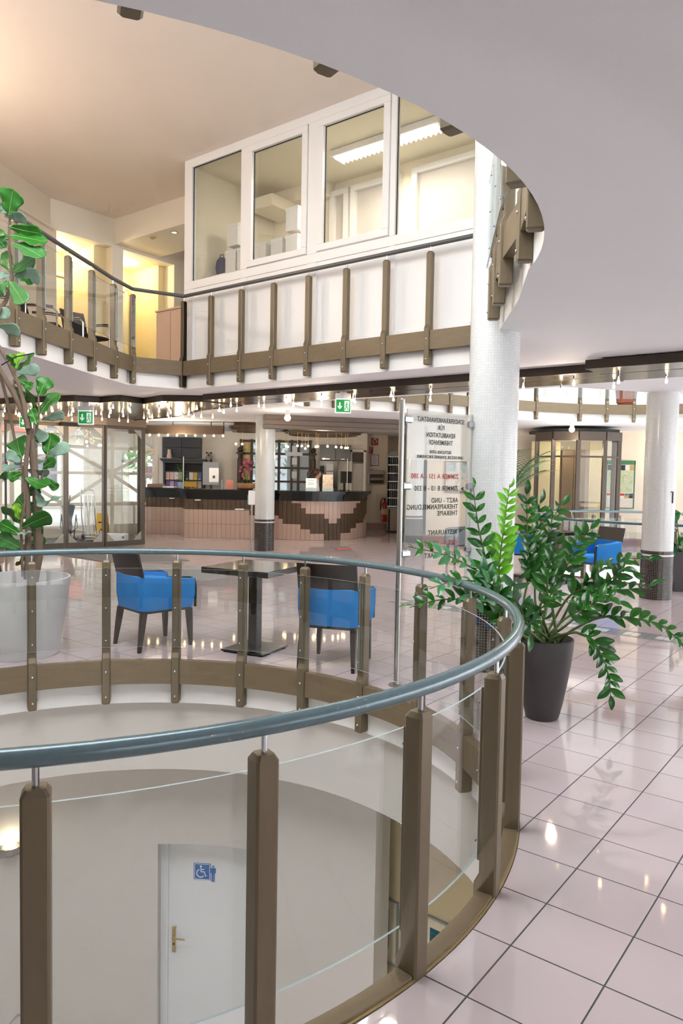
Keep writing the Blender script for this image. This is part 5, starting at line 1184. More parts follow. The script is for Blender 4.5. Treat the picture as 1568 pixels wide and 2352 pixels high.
# ---------------------------------------------------------------- lift cabin, town map, painting, wall lamp
MLB = mat('lift_bronze', rgb(88, 78, 70), .4, .5, var=.1, vscale=15)
lp = [(4.62, 17.5), (4.85, 16.95), (5.35, 16.72), (5.95, 16.72), (6.36, 16.95), (6.45, 17.5)]
lf = thing('lift_cabin', 'bronze and glass panoramic lift cabin with curved front', 'lift', (5.5, 17.5, 0)); LP = [(x - 5.5, y - 17.5) for x, y in lp]
for k, (x, y) in enumerate(LP): MB().box((x, y, 1.28), (.085, .085, 2.56), bev=.006).build('corner_post', MLB, lf)
for a, b in zip(LP, LP[1:]):
    d = Vector(b) - Vector(a); m_ = (Vector(a) + Vector(b)) / 2; an = math.atan2(d.y, d.x)
    def seg(name, z, h, dep, m): return MB().box((0, 0, 0), (d.length, dep, h), bev=.003).build(name, m, lf, loc=(m_.x, m_.y, z), rz=an)
    seg('header', 2.63, .20, .12, MLB); seg('transom', 2.16, .04, .06, MLB); seg('base', .15, .30, .08, MLB); seg('handrail', .92, .03, .05, MLB)
    MB().box((0, 0, 0), (d.length - .08, .008, 2.2)).build('pane', M['dglass'], lf, loc=(m_.x, m_.y, 1.40), rz=an)
MB().prism(LP + [(.95, .8), (-.88, .8)], 2.73, 2.80).build('cabin_roof', M['blackm'], lf)
MB().prism([(x * .94, y * .94) for x, y in LP] + [(.9, .7), (-.84, .7)], .02, .06).build('cabin_floor', MLB, lf)
MCB = mat('lift_cream_panel', rgb(238, 218, 168), .5, var=.03)
MB().box((-.52, .55, 1.3), (.7, .05, 2.5)).build('rear_panel', MCB, lf); MB().box((.72, .55, 1.3), (.34, .05, 2.5)).build('rear_panel', MCB, lf)
for k in range(2): MB().box((.02 + .29 * k, .54, 1.2), (.28, .05, 2.3), bev=.004).build('lift_door', mat('lift_door_brown', rgb(136, 108, 78), .45, var=.12, vscale=6, stretch=(3, 3, .3)), lf)
q_ = point('lift_light', (0, -.1, 2.3), 16, (1, .86, .58), .05); q_.parent = lf
t = thing('town_map', 'green framed town map board beside the lift', 'board', (6.95, 18.36, 1.53))
MGR = mat('map_green_frame', rgb(52, 122, 74), .5)
f = MB()
for sx, sz, dx, dz in ((0, .55, .72, .10), (0, -.59, .72, .02), (.35, 0, .02, 1.18), (-.35, 0, .02, 1.18)): f.box((sx, 0, sz), (dx, .03, dz))
f.build('frame', MGR, t); MB().box((0, .006, 0), (.7, .012, 1.16)).build('backing', mat('map_paper', rgb(226, 224, 208), .7, var=.03), t)
MB().box((0, -.003, .08), (.60, .004, .55)).build('map_print', art_mat('town_plan', [rgb(150, 190, 110), rgb(176, 204, 140), rgb(214, 206, 190), rgb(206, 190, 176)], 9, 2.5), t)
adc = [rgb(40, 40, 44), rgb(210, 60, 50), rgb(236, 232, 224), rgb(120, 130, 90), rgb(200, 160, 90), rgb(60, 70, 110)]
for r_i, z in enumerate((.42, -.25, -.31)):
    for k in range(6): MB().box((-.275 + .11 * k, -.004, z), (.10, .004, .13 if r_i == 0 else .055)).build('advert', mat('advert_%d' % ((k * 2 + r_i) % 6), adc[(k * 2 + r_i) % 6], .6, var=.25, vscale=30), t)
MB().box((0, -.004, -.47), (.62, .004, .2)).build('map_index', mat('map_index', rgb(226, 214, 206), .7, var=.05, vscale=80, stretch=(1, 1, 8)), t)
picture('wall_picture', 'large pale landscape painting seen through the glass sign', (2.88, 18.385, 1.64), 0, .64, .80, art_mat('pale_landscape', [rgb(110, 150, 160), rgb(190, 200, 198), rgb(226, 212, 196), rgb(140, 130, 110)], 3.2, 1.2), mat('thin_gold_frame', rgb(150, 128, 90), .4, .4), mat('brown_mount', rgb(150, 122, 104), .7), .03)
t = thing('wall_lamp', 'bright square wall lamp at the far right wall', 'lamp', (7.95, 18.36, 2.25)); MB().box((0, 0, 0), (.34, .12, .26), bev=.02).build('shade', mat('lit_shade', rgb(255, 236, 200), .4, emit=(1, .84, .55, 1), estr=3.5), t); MB().box((0, .05, 0), (.2, .06, .16)).build('bracket', M['brass'], t)
q_ = point('wall_lamp_light', (0, -.25, .0), 12, (1, .82, .52), .12); q_.parent = t

# ---------------------------------------------------------------- glass directory sign beside the column
SD = Vector((.62, .5)).normalized(); sa_ = math.atan2(SD.y, SD.x)
t = thing('directory_sign', 'glass directory sign with mirrored lettering on a steel pole beside the column', 'sign', (.455, 5.71, 0), sa_)
MB().cyl((0, 0, .012), (0, 0, 2.24), .021, n=20).build('pole', M['brush'], t, True); MB().lathe([(0, 0), (.06, 0), (.06, .008), (.021, .014)], 24).build('pole_foot', M['brush'], t, True)
MB().lathe([(.0, 2.247), (.019, 2.245), (.021, 2.24)], 20).build('pole_cap', M['brush'], t, True)
g = MB(); g.box((.435, 0, 1.555), (.76, .008, 1.24)); g.mi = [1, 1, 0, 1, 0, 1]; g.build('glass_pane', [glass_mat('sign_glass', (.96, .97, .965, 1), boost=.7), M['gedge']], t)
MB().add([(.056, .0045, 1.78), (.814, .0045, 1.78), (.814, .0045, 2.17), (.056, .0045, 2.17)], [(0, 1, 2, 3)]).build('frosted_film', glass_mat('frosted_film', (.95, .96, .95, 1), haze=.72, hazecol=(.86, .86, .84, 1)), t)
for z in (2.09, 1.57, 1.04):
    for x, hw in ((.055, 1), (.805, 1)):
        MB().box((x + (.012 if x < .4 else 0), 0, z), (.082, .03, .058), bev=.012).build('clip', M['steel'], t)
MTX = mat('dark_lettering', rgb(36, 56, 44), .6, var=.02); MTR = mat('red_lettering', rgb(168, 44, 40), .6, var=.02)
def line(body, xr, z, size, m, al='LEFT', sx=.92, sp=1.12):
    # the sheet is lettered on the far side: the text starts at its right edge and runs back towards the pole
    mx_ = Matrix.Translation((xr, -.0055, z)) @ Matrix.Rotation(PI / 2, 4, 'X')
    text_mesh('lettering', body, size, m, t, mx_, al, True, .0008, .0007, sx, sp)
line('SONDERKRANKENANSTALT', .435, 2.085, .053, MTX, 'CENTER', .74); line('FÜR', .435, 2.025, .053, MTX, 'CENTER', .74); line('REHABILITATION', .435, 1.965, .053, MTX, 'CENTER', .74); line('THERMENHOF', .435, 1.905, .053, MTX, 'CENTER', .74)
line('ÄRZTLICHER LEITER', .435, 1.835, .034, MTX, 'CENTER', .74); line('UNIV.DOZ.DR. JOHANNES KIRCHHEIMER', .435, 1.795, .034, MTX, 'CENTER', .78)
X0 = .655
line('ZIMMER A 151 - A 380', X0, 1.632, .056, MTR, sx=.91); line('ZIMMER B 10 - B 330', X0, 1.535, .056, MTX, sx=.91); line('ARZT - UND', X0, 1.437, .056, MTX, sx=.91); line('THERAPIEANMELDUNG', X0, 1.384, .056, MTX, sx=.91); line('THERAPIE', X0, 1.331, .056, MTX, sx=.91)
line('RESTAURANT', X0, 1.175, .056, MTX, sx=.91); line('LIFT A - TRAKT', X0, 1.085, .056, MTR, sx=.91); line('LIFT B - TRAKT', X0, .99, .056, MTX, sx=.91)
for z, dx in ((1.55, 1), (1.20, -1)): MB().add([(.70 - .02 * dx, -.006, z), (.70 + .02 * dx, -.006, z + .02), (.70 + .02 * dx, -.006, z - .02)], [(0, 1, 2)]).build('arrow', MTX, t)

# ---------------------------------------------------------------- blue armchairs
def armchair(label, loc, rz):
    """faces local +x; origin on the floor under the seat"""
    t = thing('armchair', label, 'armchair', loc, rz, 'blue armchairs in the hall')
    # upholstered tub: outer plan as a U (back rounded), lower shell
    def upath(hw, xb, xf, n=8):
        pts = [(xf, -hw)]
        r = .10
        for k in range(n + 1): a = R(-90 - 90 * k / n); pts.append((xb + r + r * math.cos(a), -hw + r + r * math.sin(a)))
        for k in range(n + 1): a = R(180 - 90 * k / n); pts.append((xb + r + r * math.cos(a), hw - r + r * math.sin(a)))
        pts.append((xf, hw)); return pts
    o_ = upath(.285, -.285, .27); i_ = upath(.235, -.225, .27)
    def ztop(p): 
        f = max(0, min(1, (p[0] + .20) / .10)); return .70 * (1 - f) + f * (.655 - .02 * max(0, p[0]))
    rings = []
    for a, b in zip(o_, i_):
        zt = ztop(a); rings.append([(a[0] * .94, a[1] * .95, .375), (a[0], a[1], .50), (a[0], a[1], zt - .012), ((a[0] * .8 + b[0] * .2), (a[1] * .8 + b[1] * .2), zt), (b[0], b[1], zt), (b[0], b[1], .42)])
    MB().loft(rings).build('upholstered_shell', M['blue'], t, True)
    sc_ = MB().box((.02, 0, .425), (.52, .47, .11), bev=.03).build('seat', M['blue'], t, True)
    MB().box((.0, 0, .362), (.50, .50, .03), bev=.006).build('seat_frame', M['dwood'], t)
    # wooden top of the back, curved and slightly reclined
    rg = []
    for k in range(9):
        y = -.262 + .524 * k / 8; xb = -.262 - .02 * (1 - (y / .262) ** 2) + .02
        rg.append([(xb, y, .685), (xb - .022, y, .685), (xb - .072, y, .905), (xb - .052, y, .905)])
    MB().loft(rg).build('wooden_back', M['dwood'], t, True)
    for s in (-1, 1):
        y = .262 * s
        MB().tube([(-.17, y, .668), (-.02, y * 1.01, .668), (.22, y * 1.01, .652), (.275, y * 1.01, .635), (.288, y * 1.01, .58), (.288, y, .37)], .014, 8).build('arm_trim', M['black'], t, True)
    for sx, sy in ((1, 1), (1, -1), (-1, 1), (-1, -1)):
        x0 = .24 * sx if sx > 0 else -.23; dx = .015 * sx if sx > 0 else -.05
        rg = []
        for z, w_ in ((.36, .026), (.20, .022), (.0, .014)):
            f = 1 - z / .36; cx = x0 + dx * f; cy = .225 * sy + .015 * sy * f; rg.append([(cx - w_, cy - w_, z), (cx + w_, cy - w_, z), (cx + w_, cy + w_, z), (cx - w_, cy + w_, z)])
        MB().loft(rg).build('leg', M['dwood'], t)
    return t
ch = armchair('blue armchair with dark wooden back facing the square table, nearest the white planter', (-1.77, 6.95, 0), R(43))
dup(ch, (-.03, 6.37, 0), R(73.4), 'blue armchair turned away, back against the railing right of the square table')
dup(ch, (3.97, 11.35, 0), R(205), 'blue armchair facing the hall behind the glossy plant, beside the far column')
dup(ch, (3.02, 12.55, 0), R(-25), 'blue armchair mostly hidden by leaves at the second table')
dup(ch, (-3.95, 7.75, 0), R(30), 'dark backed armchair behind the white planter at the picture edge')
gc = dup(ch, (2.35, 14.0, 0), R(190), 'grey armchair seen through the glass sign')
mg_ = mat('grey_velvet', rgb(118, 126, 130), .85, var=.12, vscale=6)
for c_ in gc.children:
    if c_.name.split('.')[0] in ('upholstered_shell', 'seat'): c_.data = c_.data.copy(); c_.data.materials.clear(); c_.data.materials.append(mg_)
def square_table(label, loc, rz, w=.71):
    t = thing('square_table', label, 'table', loc, rz, 'black square tables')
    MB().box((0, 0, .765), (w, w, .055), bev=.003).build('tabletop', mat('table_black_gloss', rgb(40, 37, 35), .12, var=.2, vscale=6, coat=.5), t)
    MB().box((0, 0, .385), (.09, .09, .72), bev=.003).build('pedestal', M['black'], t); MB().box((0, 0, .018), (.45, .45, .016), bev=.004).build('foot_plate', M['black'], t)
    for sx in (-1, 1):
        for sy in (-1, 1): MB().cyl((.2 * sx, .2 * sy, 0), (.2 * sx, .2 * sy, .012), .012).build('glide', M['blackm'], t)
    return t
tb = square_table('black square pedestal table between the two near blue armchairs', (-.79, 6.80, 0), R(-26))
dup(tb, (3.45, 12.0, 0), R(30), 'black square table behind the glossy plant by the second opening')

# ---------------------------------------------------------------- planters and plants
t = thing('white_planter', 'large white conical planter holding the fig tree', 'planter', (-2.86, 6.50, 0))
MB().lathe([(0, 0), (.325, 0), (.335, .02), (.395, .40), (.428, .66), (.43, .69), (.415, .69), (.40, .62), (.36, .45), (0, .45)], 48).build('pot', mat('white_planter', rgb(222, 220, 220), .45, var=.02), t, True)
MB().lathe([(0, .50), (.37, .50)], 40).build('soil', mat('potting_soil', rgb(120, 96, 82), .95, var=.3, vscale=40, bump=.5, bscale=80), t)
t = thing('dark_planter', 'dark anthracite conical planter beside the railing', 'planter', (1.41, 5.0, 0))
MB().lathe([(0, 0), (.100, 0), (.112, .012), (.136, .11), (.160, .24), (.182, .38), (.196, .50), (.199, .555), (.189, .56), (.18, .52), (.16, .44), (0, .44)], 48).build('pot', mat('anthracite_planter', rgb(62, 58, 57), .5, var=.08, vscale=30), t, True)
MB().lathe([(0, .50), (.176, .50)], 36).build('soil', MATS['potting_soil'], t)
FIG=[(-2.915,6.458,3.838,-2.836,6.36,4.02,0.23,0),(-2.996,6.536,3.864,-2.75,6.417,3.801,0.054,1),(-2.957,6.509,3.863,-3.018,6.471,3.937,0.077,1),(-2.886,6.394,3.722,-2.612,6.396,3.669,0.095,0),(-2.881,6.389,3.647,-2.557,6.37,3.585,0.133,0),(-2.859,6.397,3.584,-2.558,6.282,3.431,0.144,2),(-2.934,6.482,3.642,-3.071,6.573,3.718,0.096,0),(-2.924,6.41,3.543,-2.966,6.332,3.609,0.133,2),(-2.92,6.531,3.373,-3.072,6.656,3.565,0.132,0),(-2.914,6.519,3.37,-2.711,6.49,3.492,0.139,0),(-2.945,6.614,3.368,-2.665,6.487,3.332,0.11,1),(-2.948,6.586,3.361,-3.067,6.527,3.343,0.078,1),(-2.898,6.415,3.271,-2.725,6.308,3.054,0.152,2),(-2.836,6.454,3.305,-2.749,6.543,3.277,0.054,0),(-2.91,6.423,3.266,-3.007,6.446,3.159,0.114,2),(-3.053,6.533,2.975,-2.929,6.498,3.022,0.109,1),(-3.032,6.511,2.903,-2.799,6.389,2.849,0.085,1),(-2.844,6.394,2.522,-2.87,6.312,2.62,0.057,0),(-2.906,6.543,2.531,-2.923,6.523,2.664,0.054,3),(-2.867,6.455,2.519,-2.793,6.479,2.667,0.077,3),(-2.878,6.489,2.516,-2.69,6.433,2.65,0.085,0),(-2.907,6.571,2.508,-2.725,6.626,2.553,0.109,1),(-2.652,6.439,2.291,-2.584,6.459,2.449,0.16,0),(-2.673,6.506,2.133,-2.548,6.611,2.334,0.124,0),(-2.708,6.555,2.137,-2.794,6.496,2.355,0.078,0),(-2.954,6.615,2.389,-2.807,6.508,2.272,0.094,0),(-2.902,6.48,2.419,-2.803,6.552,2.442,0.096,0),(-2.794,6.416,2.402,-2.702,6.413,2.355,0.095,0),(-2.655,6.389,2.034,-2.724,6.437,2.172,0.091,0),(-2.681,6.563,2.092,-2.491,6.584,2.151,0.07,1),(-2.754,6.59,2.011,-2.632,6.538,1.906,0.117,1),(-2.628,6.547,1.775,-2.6,6.573,1.974,0.175,0),(-2.61,6.519,1.767,-2.412,6.507,1.866,0.116,1),(-2.865,6.582,1.748,-2.962,6.706,1.928,0.195,0),(-2.788,6.494,1.755,-2.741,6.54,1.9,0.108,1),(-2.798,6.395,1.708,-2.949,6.451,1.79,0.099,1),(-2.86,6.535,1.74,-2.687,6.673,1.73,0.039,1),(-2.871,6.577,1.678,-3.018,6.517,1.652,0.07,1),(-2.825,6.473,1.67,-2.595,6.52,1.625,0.061,1),(-2.78,6.385,1.621,-2.9,6.375,1.566,0.095,0),(-2.772,6.42,1.583,-2.528,6.313,1.513,0.114,0),(-2.59,6.394,1.579,-2.502,6.469,1.48,0.083,0),(-2.612,6.411,1.662,-2.47,6.34,1.735,0.099,0),(-2.945,6.474,1.626,-3.078,6.578,1.562,0.054,0),(-2.669,6.399,1.471,-2.603,6.385,1.325,0.084,1),(-2.662,6.512,1.318,-2.517,6.619,1.411,0.054,1),(-2.833,6.577,1.297,-2.948,6.679,1.393,0.156,2),(-2.839,6.447,1.199,-2.843,6.423,1.349,0.084,3),(-2.832,6.466,1.206,-2.75,6.574,1.353,0.115,0),(-2.895,6.61,1.148,-3.018,6.512,1.312,0.094,0),(-2.805,6.422,1.132,-2.519,6.347,1.256,0.137,0),(-2.819,6.436,1.077,-2.997,6.432,1.174,0.122,0),(-2.81,6.521,1.051,-2.631,6.455,1.141,0.101,2),(-2.833,6.381,1.089,-2.691,6.358,1.105,0.023,1),(-2.819,6.469,0.947,-3.039,6.487,1.05,0.169,2),(-2.848,6.609,0.96,-2.688,6.662,1.017,0.094,2),(-2.819,6.504,0.873,-2.896,6.537,0.786,0.039,4),(-2.814,6.542,1.407,-2.653,6.417,1.49,0.085,0),(-2.776,6.596,1.953,-2.731,6.674,1.918,0.078,2)]
TRUNK=[([(-2.729,6.5,0.653),(-2.687,6.494,0.869),(-2.676,6.488,1.18),(-2.695,6.481,1.45),(-2.737,6.475,1.909),(-2.772,6.469,2.079),(-2.89,6.462,2.323),(-3.001,6.456,2.509),(-3.11,6.45,2.732)],[0.04, 0.04, 0.038, 0.036, 0.03, 0.028, 0.025, 0.02, 0.018]),([(-2.769,6.45,0.679),(-2.749,6.442,1.182),(-2.76,6.435,1.45),(-2.771,6.428,1.64),(-2.736,6.42,1.944)],[0.03, 0.026, 0.024, 0.02, 0.018]),([(-2.744,6.42,2.001),(-2.782,6.44,2.209),(-2.836,6.46,2.38),(-2.928,6.48,2.559),(-3.039,6.5,2.742)],[0.022, 0.02, 0.018, 0.016, 0.014]),([(-2.916,6.55,1.909),(-2.954,6.55,2.101),(-2.984,6.55,2.254),(-3.022,6.55,2.407),(-3.075,6.55,2.559)],[0.012, 0.014, 0.014, 0.014, 0.012]),([(-2.786,6.4,0.705),(-2.794,6.404,0.954),(-2.803,6.408,1.164),(-2.766,6.412,1.374),(-2.797,6.416,1.659),(-2.806,6.42,1.753)],[0.012, 0.012, 0.011, 0.01, 0.009, 0.008]),([(-3.037,6.5,3.006),(-2.964,6.5,3.12),(-2.91,6.5,3.308),(-2.939,6.5,3.607),(-2.93,6.5,3.83)],[0.02, 0.018, 0.014, 0.012, 0.01]),([(-2.738,6.46,1.908),(-2.683,6.457,2.004),(-2.659,6.453,2.137),(-2.664,6.45,2.307)],[0.014, 0.012, 0.01, 0.008]),([(-2.889,6.46,2.323),(-2.871,6.455,2.473),(-2.861,6.45,2.526)],[0.01, 0.008, 0.008]),([(-2.702,6.46,1.335),(-2.648,6.48,1.566),(-2.61,6.5,1.774)],[0.014, 0.011, 0.009])]
ZZ=[([(1.414,4.95,0.491),(1.044,4.99,0.746),(0.992,5.03,1.099),(0.956,5.07,1.275),(0.933,5.11,1.44),(0.916,5.15,1.614)],13,0),([(1.429,5,0.479),(1.112,5.025,0.71),(1.095,5.05,0.983),(1.124,5.075,1.278),(1.165,5.1,1.606)],16,1),([(1.429,5,0.479),(1.283,5.05,0.739),(1.313,5.1,0.98),(1.306,5.15,1.314),(1.307,5.2,1.568)],13,0),([(1.443,5.05,0.467),(1.378,5.1,0.732),(1.373,5.15,0.922),(1.384,5.2,1.206),(1.421,5.25,1.502)],13,0),([(1.443,5.05,0.467),(1.459,5.138,0.726),(1.432,5.225,0.965),(1.512,5.312,1.307),(1.633,5.4,1.481)],13,0),([(1.414,4.95,0.491),(1.435,4.95,0.889),(1.519,4.95,1.03),(1.601,4.95,1.208),(1.703,4.95,1.335)],13,0),([(1.429,5,0.479),(1.508,5,0.651),(1.628,5,0.884),(1.788,5,1.028),(1.988,5,1.108),(2.134,5,1.111)],11,0),([(1.429,5,0.479),(1.452,4.98,0.654),(1.59,4.96,0.877),(1.797,4.94,0.897),(1.977,4.92,0.916),(2.111,4.9,0.944)],12,0),([(1.414,4.95,0.491),(1.56,4.917,0.618),(1.721,4.883,0.716),(1.869,4.85,0.738),(2.066,4.817,0.711),(2.177,4.783,0.652),(2.247,4.75,0.568)],13,2),([(1.4,4.9,0.502),(1.532,4.867,0.616),(1.608,4.833,0.618),(1.685,4.8,0.571),(1.745,4.767,0.445),(1.767,4.733,0.343),(1.771,4.7,0.225)],14,0),([(1.4,4.9,0.502),(1.108,4.87,0.711),(0.983,4.84,0.96),(0.852,4.81,1.06),(0.675,4.78,1.14),(0.44,4.75,1.191)],15,3),([(1.386,4.85,0.514),(1.112,4.82,0.691),(1.023,4.79,0.919),(0.894,4.76,0.97),(0.732,4.73,0.972),(0.574,4.7,0.925)],14,3),([(1.386,4.85,0.514),(1.075,4.84,0.628),(1.011,4.83,0.789),(0.86,4.82,0.837),(0.65,4.81,0.835),(0.46,4.8,0.784)],11,0),([(1.386,4.85,0.514),(1.094,4.8,0.666),(1.041,4.75,0.853),(0.932,4.7,0.931),(0.864,4.65,0.89),(0.811,4.6,0.797)],11,3),([(1.414,4.95,0.491),(1.513,4.93,0.64),(1.677,4.91,0.811),(1.777,4.89,0.942),(1.89,4.87,1.059),(1.969,4.85,1.026)],10,0),([(1.4,4.9,0.502),(1.467,4.863,0.678),(1.624,4.825,0.801),(1.755,4.788,0.871),(1.834,4.75,0.842)],9,0),([(1.386,4.85,0.514),(1.321,4.792,0.776),(1.327,4.735,0.86),(1.381,4.678,0.895),(1.46,4.62,0.859)],9,0),([(1.457,5.1,0.456),(1.34,5.14,0.659),(1.291,5.18,0.863),(1.214,5.22,1.082),(1.113,5.26,1.223),(1.037,5.3,1.353)],13,0),([(1.471,5.15,0.444),(1.41,5.212,0.699),(1.311,5.275,0.956),(1.293,5.338,1.165),(1.316,5.4,1.366)],13,0),([(1.4,4.9,0.502),(1.239,4.85,0.714),(1.098,4.8,0.919),(0.987,4.75,1.058),(0.892,4.7,1.099)],11,3),([(1.4,4.9,0.502),(1.383,4.888,0.81),(1.385,4.875,1.012),(1.403,4.862,1.113),(1.445,4.85,1.239)],10,0),([(1.386,4.85,0.514),(1.252,4.8,0.7),(1.162,4.75,0.83),(1.1,4.7,0.934),(1.156,4.65,1.038)],9,3),([(1.414,4.95,0.491),(1.352,4.912,0.83),(1.286,4.875,1.01),(1.201,4.838,1.063),(1.119,4.8,1.066)],9,0),([(1.394,4.88,0.507),(1.253,4.848,0.653),(1.248,4.815,0.746),(1.254,4.782,0.666),(1.243,4.75,0.587)],5,0)]
LATE = []
def leaf_mat(name, top, rough, vein=(1, 1, 1, 1), vs=30):
    if name in MATS: return MATS[name]
    m = mat(name, top, rough, var=.22, vscale=9, bump=.15, bscale=45)
    b = m.node_tree.nodes['Principled BSDF']; b.inputs['Subsurface Weight'].default_value = 0
    return m
FM = [leaf_mat('fig_leaf_green', rgb(44, 112, 32), .36), leaf_mat('fig_leaf_underside', rgb(128, 158, 138), .5), leaf_mat('fig_leaf_mid', rgb(62, 120, 58), .36), leaf_mat('fig_leaf_young', rgb(122, 180, 40), .42), leaf_mat('fig_leaf_brown', rgb(128, 112, 62), .6)]
MVE = mat('leaf_vein', rgb(150, 190, 110), .5)
fig = thing('fig_tree', 'tall fiddle leaf fig tree in the white planter', 'tree', (-2.86, 6.50, 0))
MTK = mat('fig_bark', rgb(112, 94, 80), .85, var=.3, vscale=18, stretch=(1, 1, .2), bump=.5, bscale=60)
OFF = Vector((-2.86, 6.50, 0))
for pts_, rad in TRUNK: MB().tube([tuple(Vector(p) - OFF) for p in pts_], rad, 10).build('trunk', MTK, fig, True)
random.seed(11)
FPOS = [0, .06, .15, .27, .4, .54, .67, .78, .87, .94, .985, 1.0]; PROF = [.05, .26, .46, .58, .66, .82, .97, 1.0, .92, .70, .38, .08]
CAMP = Vector((0, 0, 1.65))
for bx, by, bz, tx, ty, tz, w, c in FIG:
    B = Vector((bx, by, bz)); T = Vector((tx, ty, tz)); ax = T - B; L = ax.length; a = ax.normalized()
    W = max(w, .5 * L); tilt = math.acos(min(1, w / W)) * random.choice((-1, 1)) if w < W else 0
    vdir = (Vector((0.4, -6.3, .5))).normalized(); nrm_ = (vdir - a * vdir.dot(a)).normalized(); sd = a.cross(nrm_)
    nn = nrm_ * math.cos(tilt) + sd * math.sin(tilt)
    if nn.z < -.2 and c != 1: nn = nn
    sd = a.cross(nn)
    curl = random.uniform(-.10, .14) * L; fold = random.uniform(.05, .16)
    rings = []; nU = 11; nV = 8
    for i in range(nU + 1):
        f = FPOS[i]; wd = W / 2 * PROF[i]
        row = []
        for j in range(nV + 1):
            g_ = -1 + 2 * j / nV
            p = B - OFF + a * (L * (f)) + sd * (wd * g_) + nn * (fold * wd * abs(g_) + curl * math.sin(f * PI) + .012 * math.sin(f * 14 + g_ * 2) * abs(g_))
            row.append(tuple(p))
        rings.append(row)
    lo = MB().loft(rings, closed=False, caps=False).build('leaf', FM[c], fig, True)
    md = lo.modifiers.new('thick', 'SOLIDIFY'); md.thickness = .0016
    if w > .07 and c in (0, 2, 3):
        MB().tube([tuple(B - OFF + a * (L * f) + nn * (curl * math.sin(f * PI) + .0025)) for f in (0, .25, .5, .75, .95)], [.0028, .0024, .002, .0016, .001], 5).build('midrib', MVE, lo)
MB().tube([(-.12, -.06, 2.55), (.02, -.09, 2.62), (.16, -.05, 2.66)], .006, 6).build('tie', M['blackm'], fig)
# glossy plant with feathered stems
zz = thing('glossy_plant', 'bushy glossy green plant with feathered stems in the dark planter', 'plant', (1.41, 5.0, 0)); OFZ = Vector((1.41, 5.0, 0))
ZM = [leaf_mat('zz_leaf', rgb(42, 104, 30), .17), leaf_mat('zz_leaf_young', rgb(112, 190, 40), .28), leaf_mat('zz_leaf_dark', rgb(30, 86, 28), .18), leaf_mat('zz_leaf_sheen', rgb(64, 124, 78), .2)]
MZS = mat('zz_stem', rgb(74, 96, 44), .45, var=.25, vscale=20)
def zz_leaf_mesh(name, m, L=.085, W=.036):
    rings = []
    for i in range(7):
        f = i / 6; wd = W / 2 * math.sin(PI * (f * .92 + .04)) ** .8 * (1.06 - .2 * f); cv = .010 * math.sin(PI * f)
        rings.append([(L * f, wd * g, .18 * wd * (abs(g) * 1.6) + cv) for g in (-1, -.5, 0, .5, 1)])
    return MB().loft(rings, closed=False, caps=False).mesh(name, m, True)
ZL = [[zz_leaf_mesh('leaflet', m, .098 * s, .046 * s) for s in (1.0, 1.15, .85)] for m in ZM]
nleaf = 0
def catmull(P, n):
    P = [Vector(p) for p in P]; Q = [P[0] * 2 - P[1]] + P + [P[-1] * 2 - P[-2]]; out = []
    for k in range(len(P) - 1):
        for i in range(n):
            t_ = i / n; a, b, c, d = Q[k:k + 4]; out.append(.5 * ((2 * b) + (c - a) * t_ + (2 * a - 5 * b + 4 * c - d) * t_ ** 2 + (3 * b - a - 3 * c + d) * t_ ** 3))
    out.append(P[-1]); return out
random.seed(5)
for si, (pts_, n, kind) in enumerate(ZZ):
    if si in (17, 18, 19, 22): continue
    n = max(4, int(n * .82))
    base = Vector(pts_[0]); b0 = Vector((1.41 + .10 * math.cos(si * 2.4), 5.0 + .10 * math.sin(si * 2.4), .49))
    path = catmull([b0] + [Vector(p) for p in pts_[1:]], 8); m_ = len(path)
    MB().tube([tuple(p - OFZ) for p in path], [.011 - .0085 * k / (m_ - 1) for k in range(m_)], 7).build('stem', MZS, zz, True)
    ln = [0]
    for k in range(1, m_): ln.append(ln[-1] + (path[k] - path[k - 1]).length)
    tot = ln[-1]; s0 = tot * (.42 if kind != 2 else .40)
    for q in range(n):
        s_ = s0 + (tot - s0) * (q + .5) / n
        k = next(i for i in range(1, m_) if ln[i] >= s_ or i == m_ - 1); f = (s_ - ln[k - 1]) / max(1e-6, ln[k] - ln[k - 1]); p = path[k - 1].lerp(path[k], f); tg = (path[k] - path[k - 1]).normalized()
        for sgn in ((-1, 1) if q < n - 1 else (0,)):
            if nleaf >= 560: break
            ref = Vector((.25, -1, .25)) if abs(tg.z) > .55 else Vector((0, -.55, 1)); up = (ref - tg * ref.dot(tg)).normalized(); sd = tg.cross(up)
            tw = random.uniform(-.5, .5); up2 = up * math.cos(tw) + sd * math.sin(tw); sd = tg.cross(up2)
            d = (sd * sgn * (1.0 if sgn else 0) + tg * (.75 if sgn else 1) + up2 * random.uniform(-.05, .35)).normalized()
            z_ = (up2 - d * up2.dot(d)).normalized(); y_ = z_.cross(d)
            mtx = Matrix((d, y_, z_)).transposed().to_euler()
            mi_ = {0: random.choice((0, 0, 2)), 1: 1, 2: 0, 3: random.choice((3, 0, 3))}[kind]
            me = ZL[mi_][random.randrange(3)]
            if nleaf < 300: o_ = put(me, 'leaflet', zz, p - OFZ, rot=mtx); o_.scale = [1.25 - .35 * (q / n)] * 3
            else: LATE.append((me, p - OFZ, mtx, 1.25 - .35 * (q / n), mi_))
            nleaf += 1

if LATE:
    mb = MB()
    for me, p, eu, sc_, mi_ in LATE:
        mt = Matrix.Translation(p) @ eu.to_matrix().to_4x4() @ Matrix.Scale(sc_, 4)
        mb.add([mt @ v.co for v in me.vertices], [tuple(f.vertices) for f in me.polygons], mi_)
    tag(mb.build('small_leaflets', ZM, zz, True), kind='stuff')
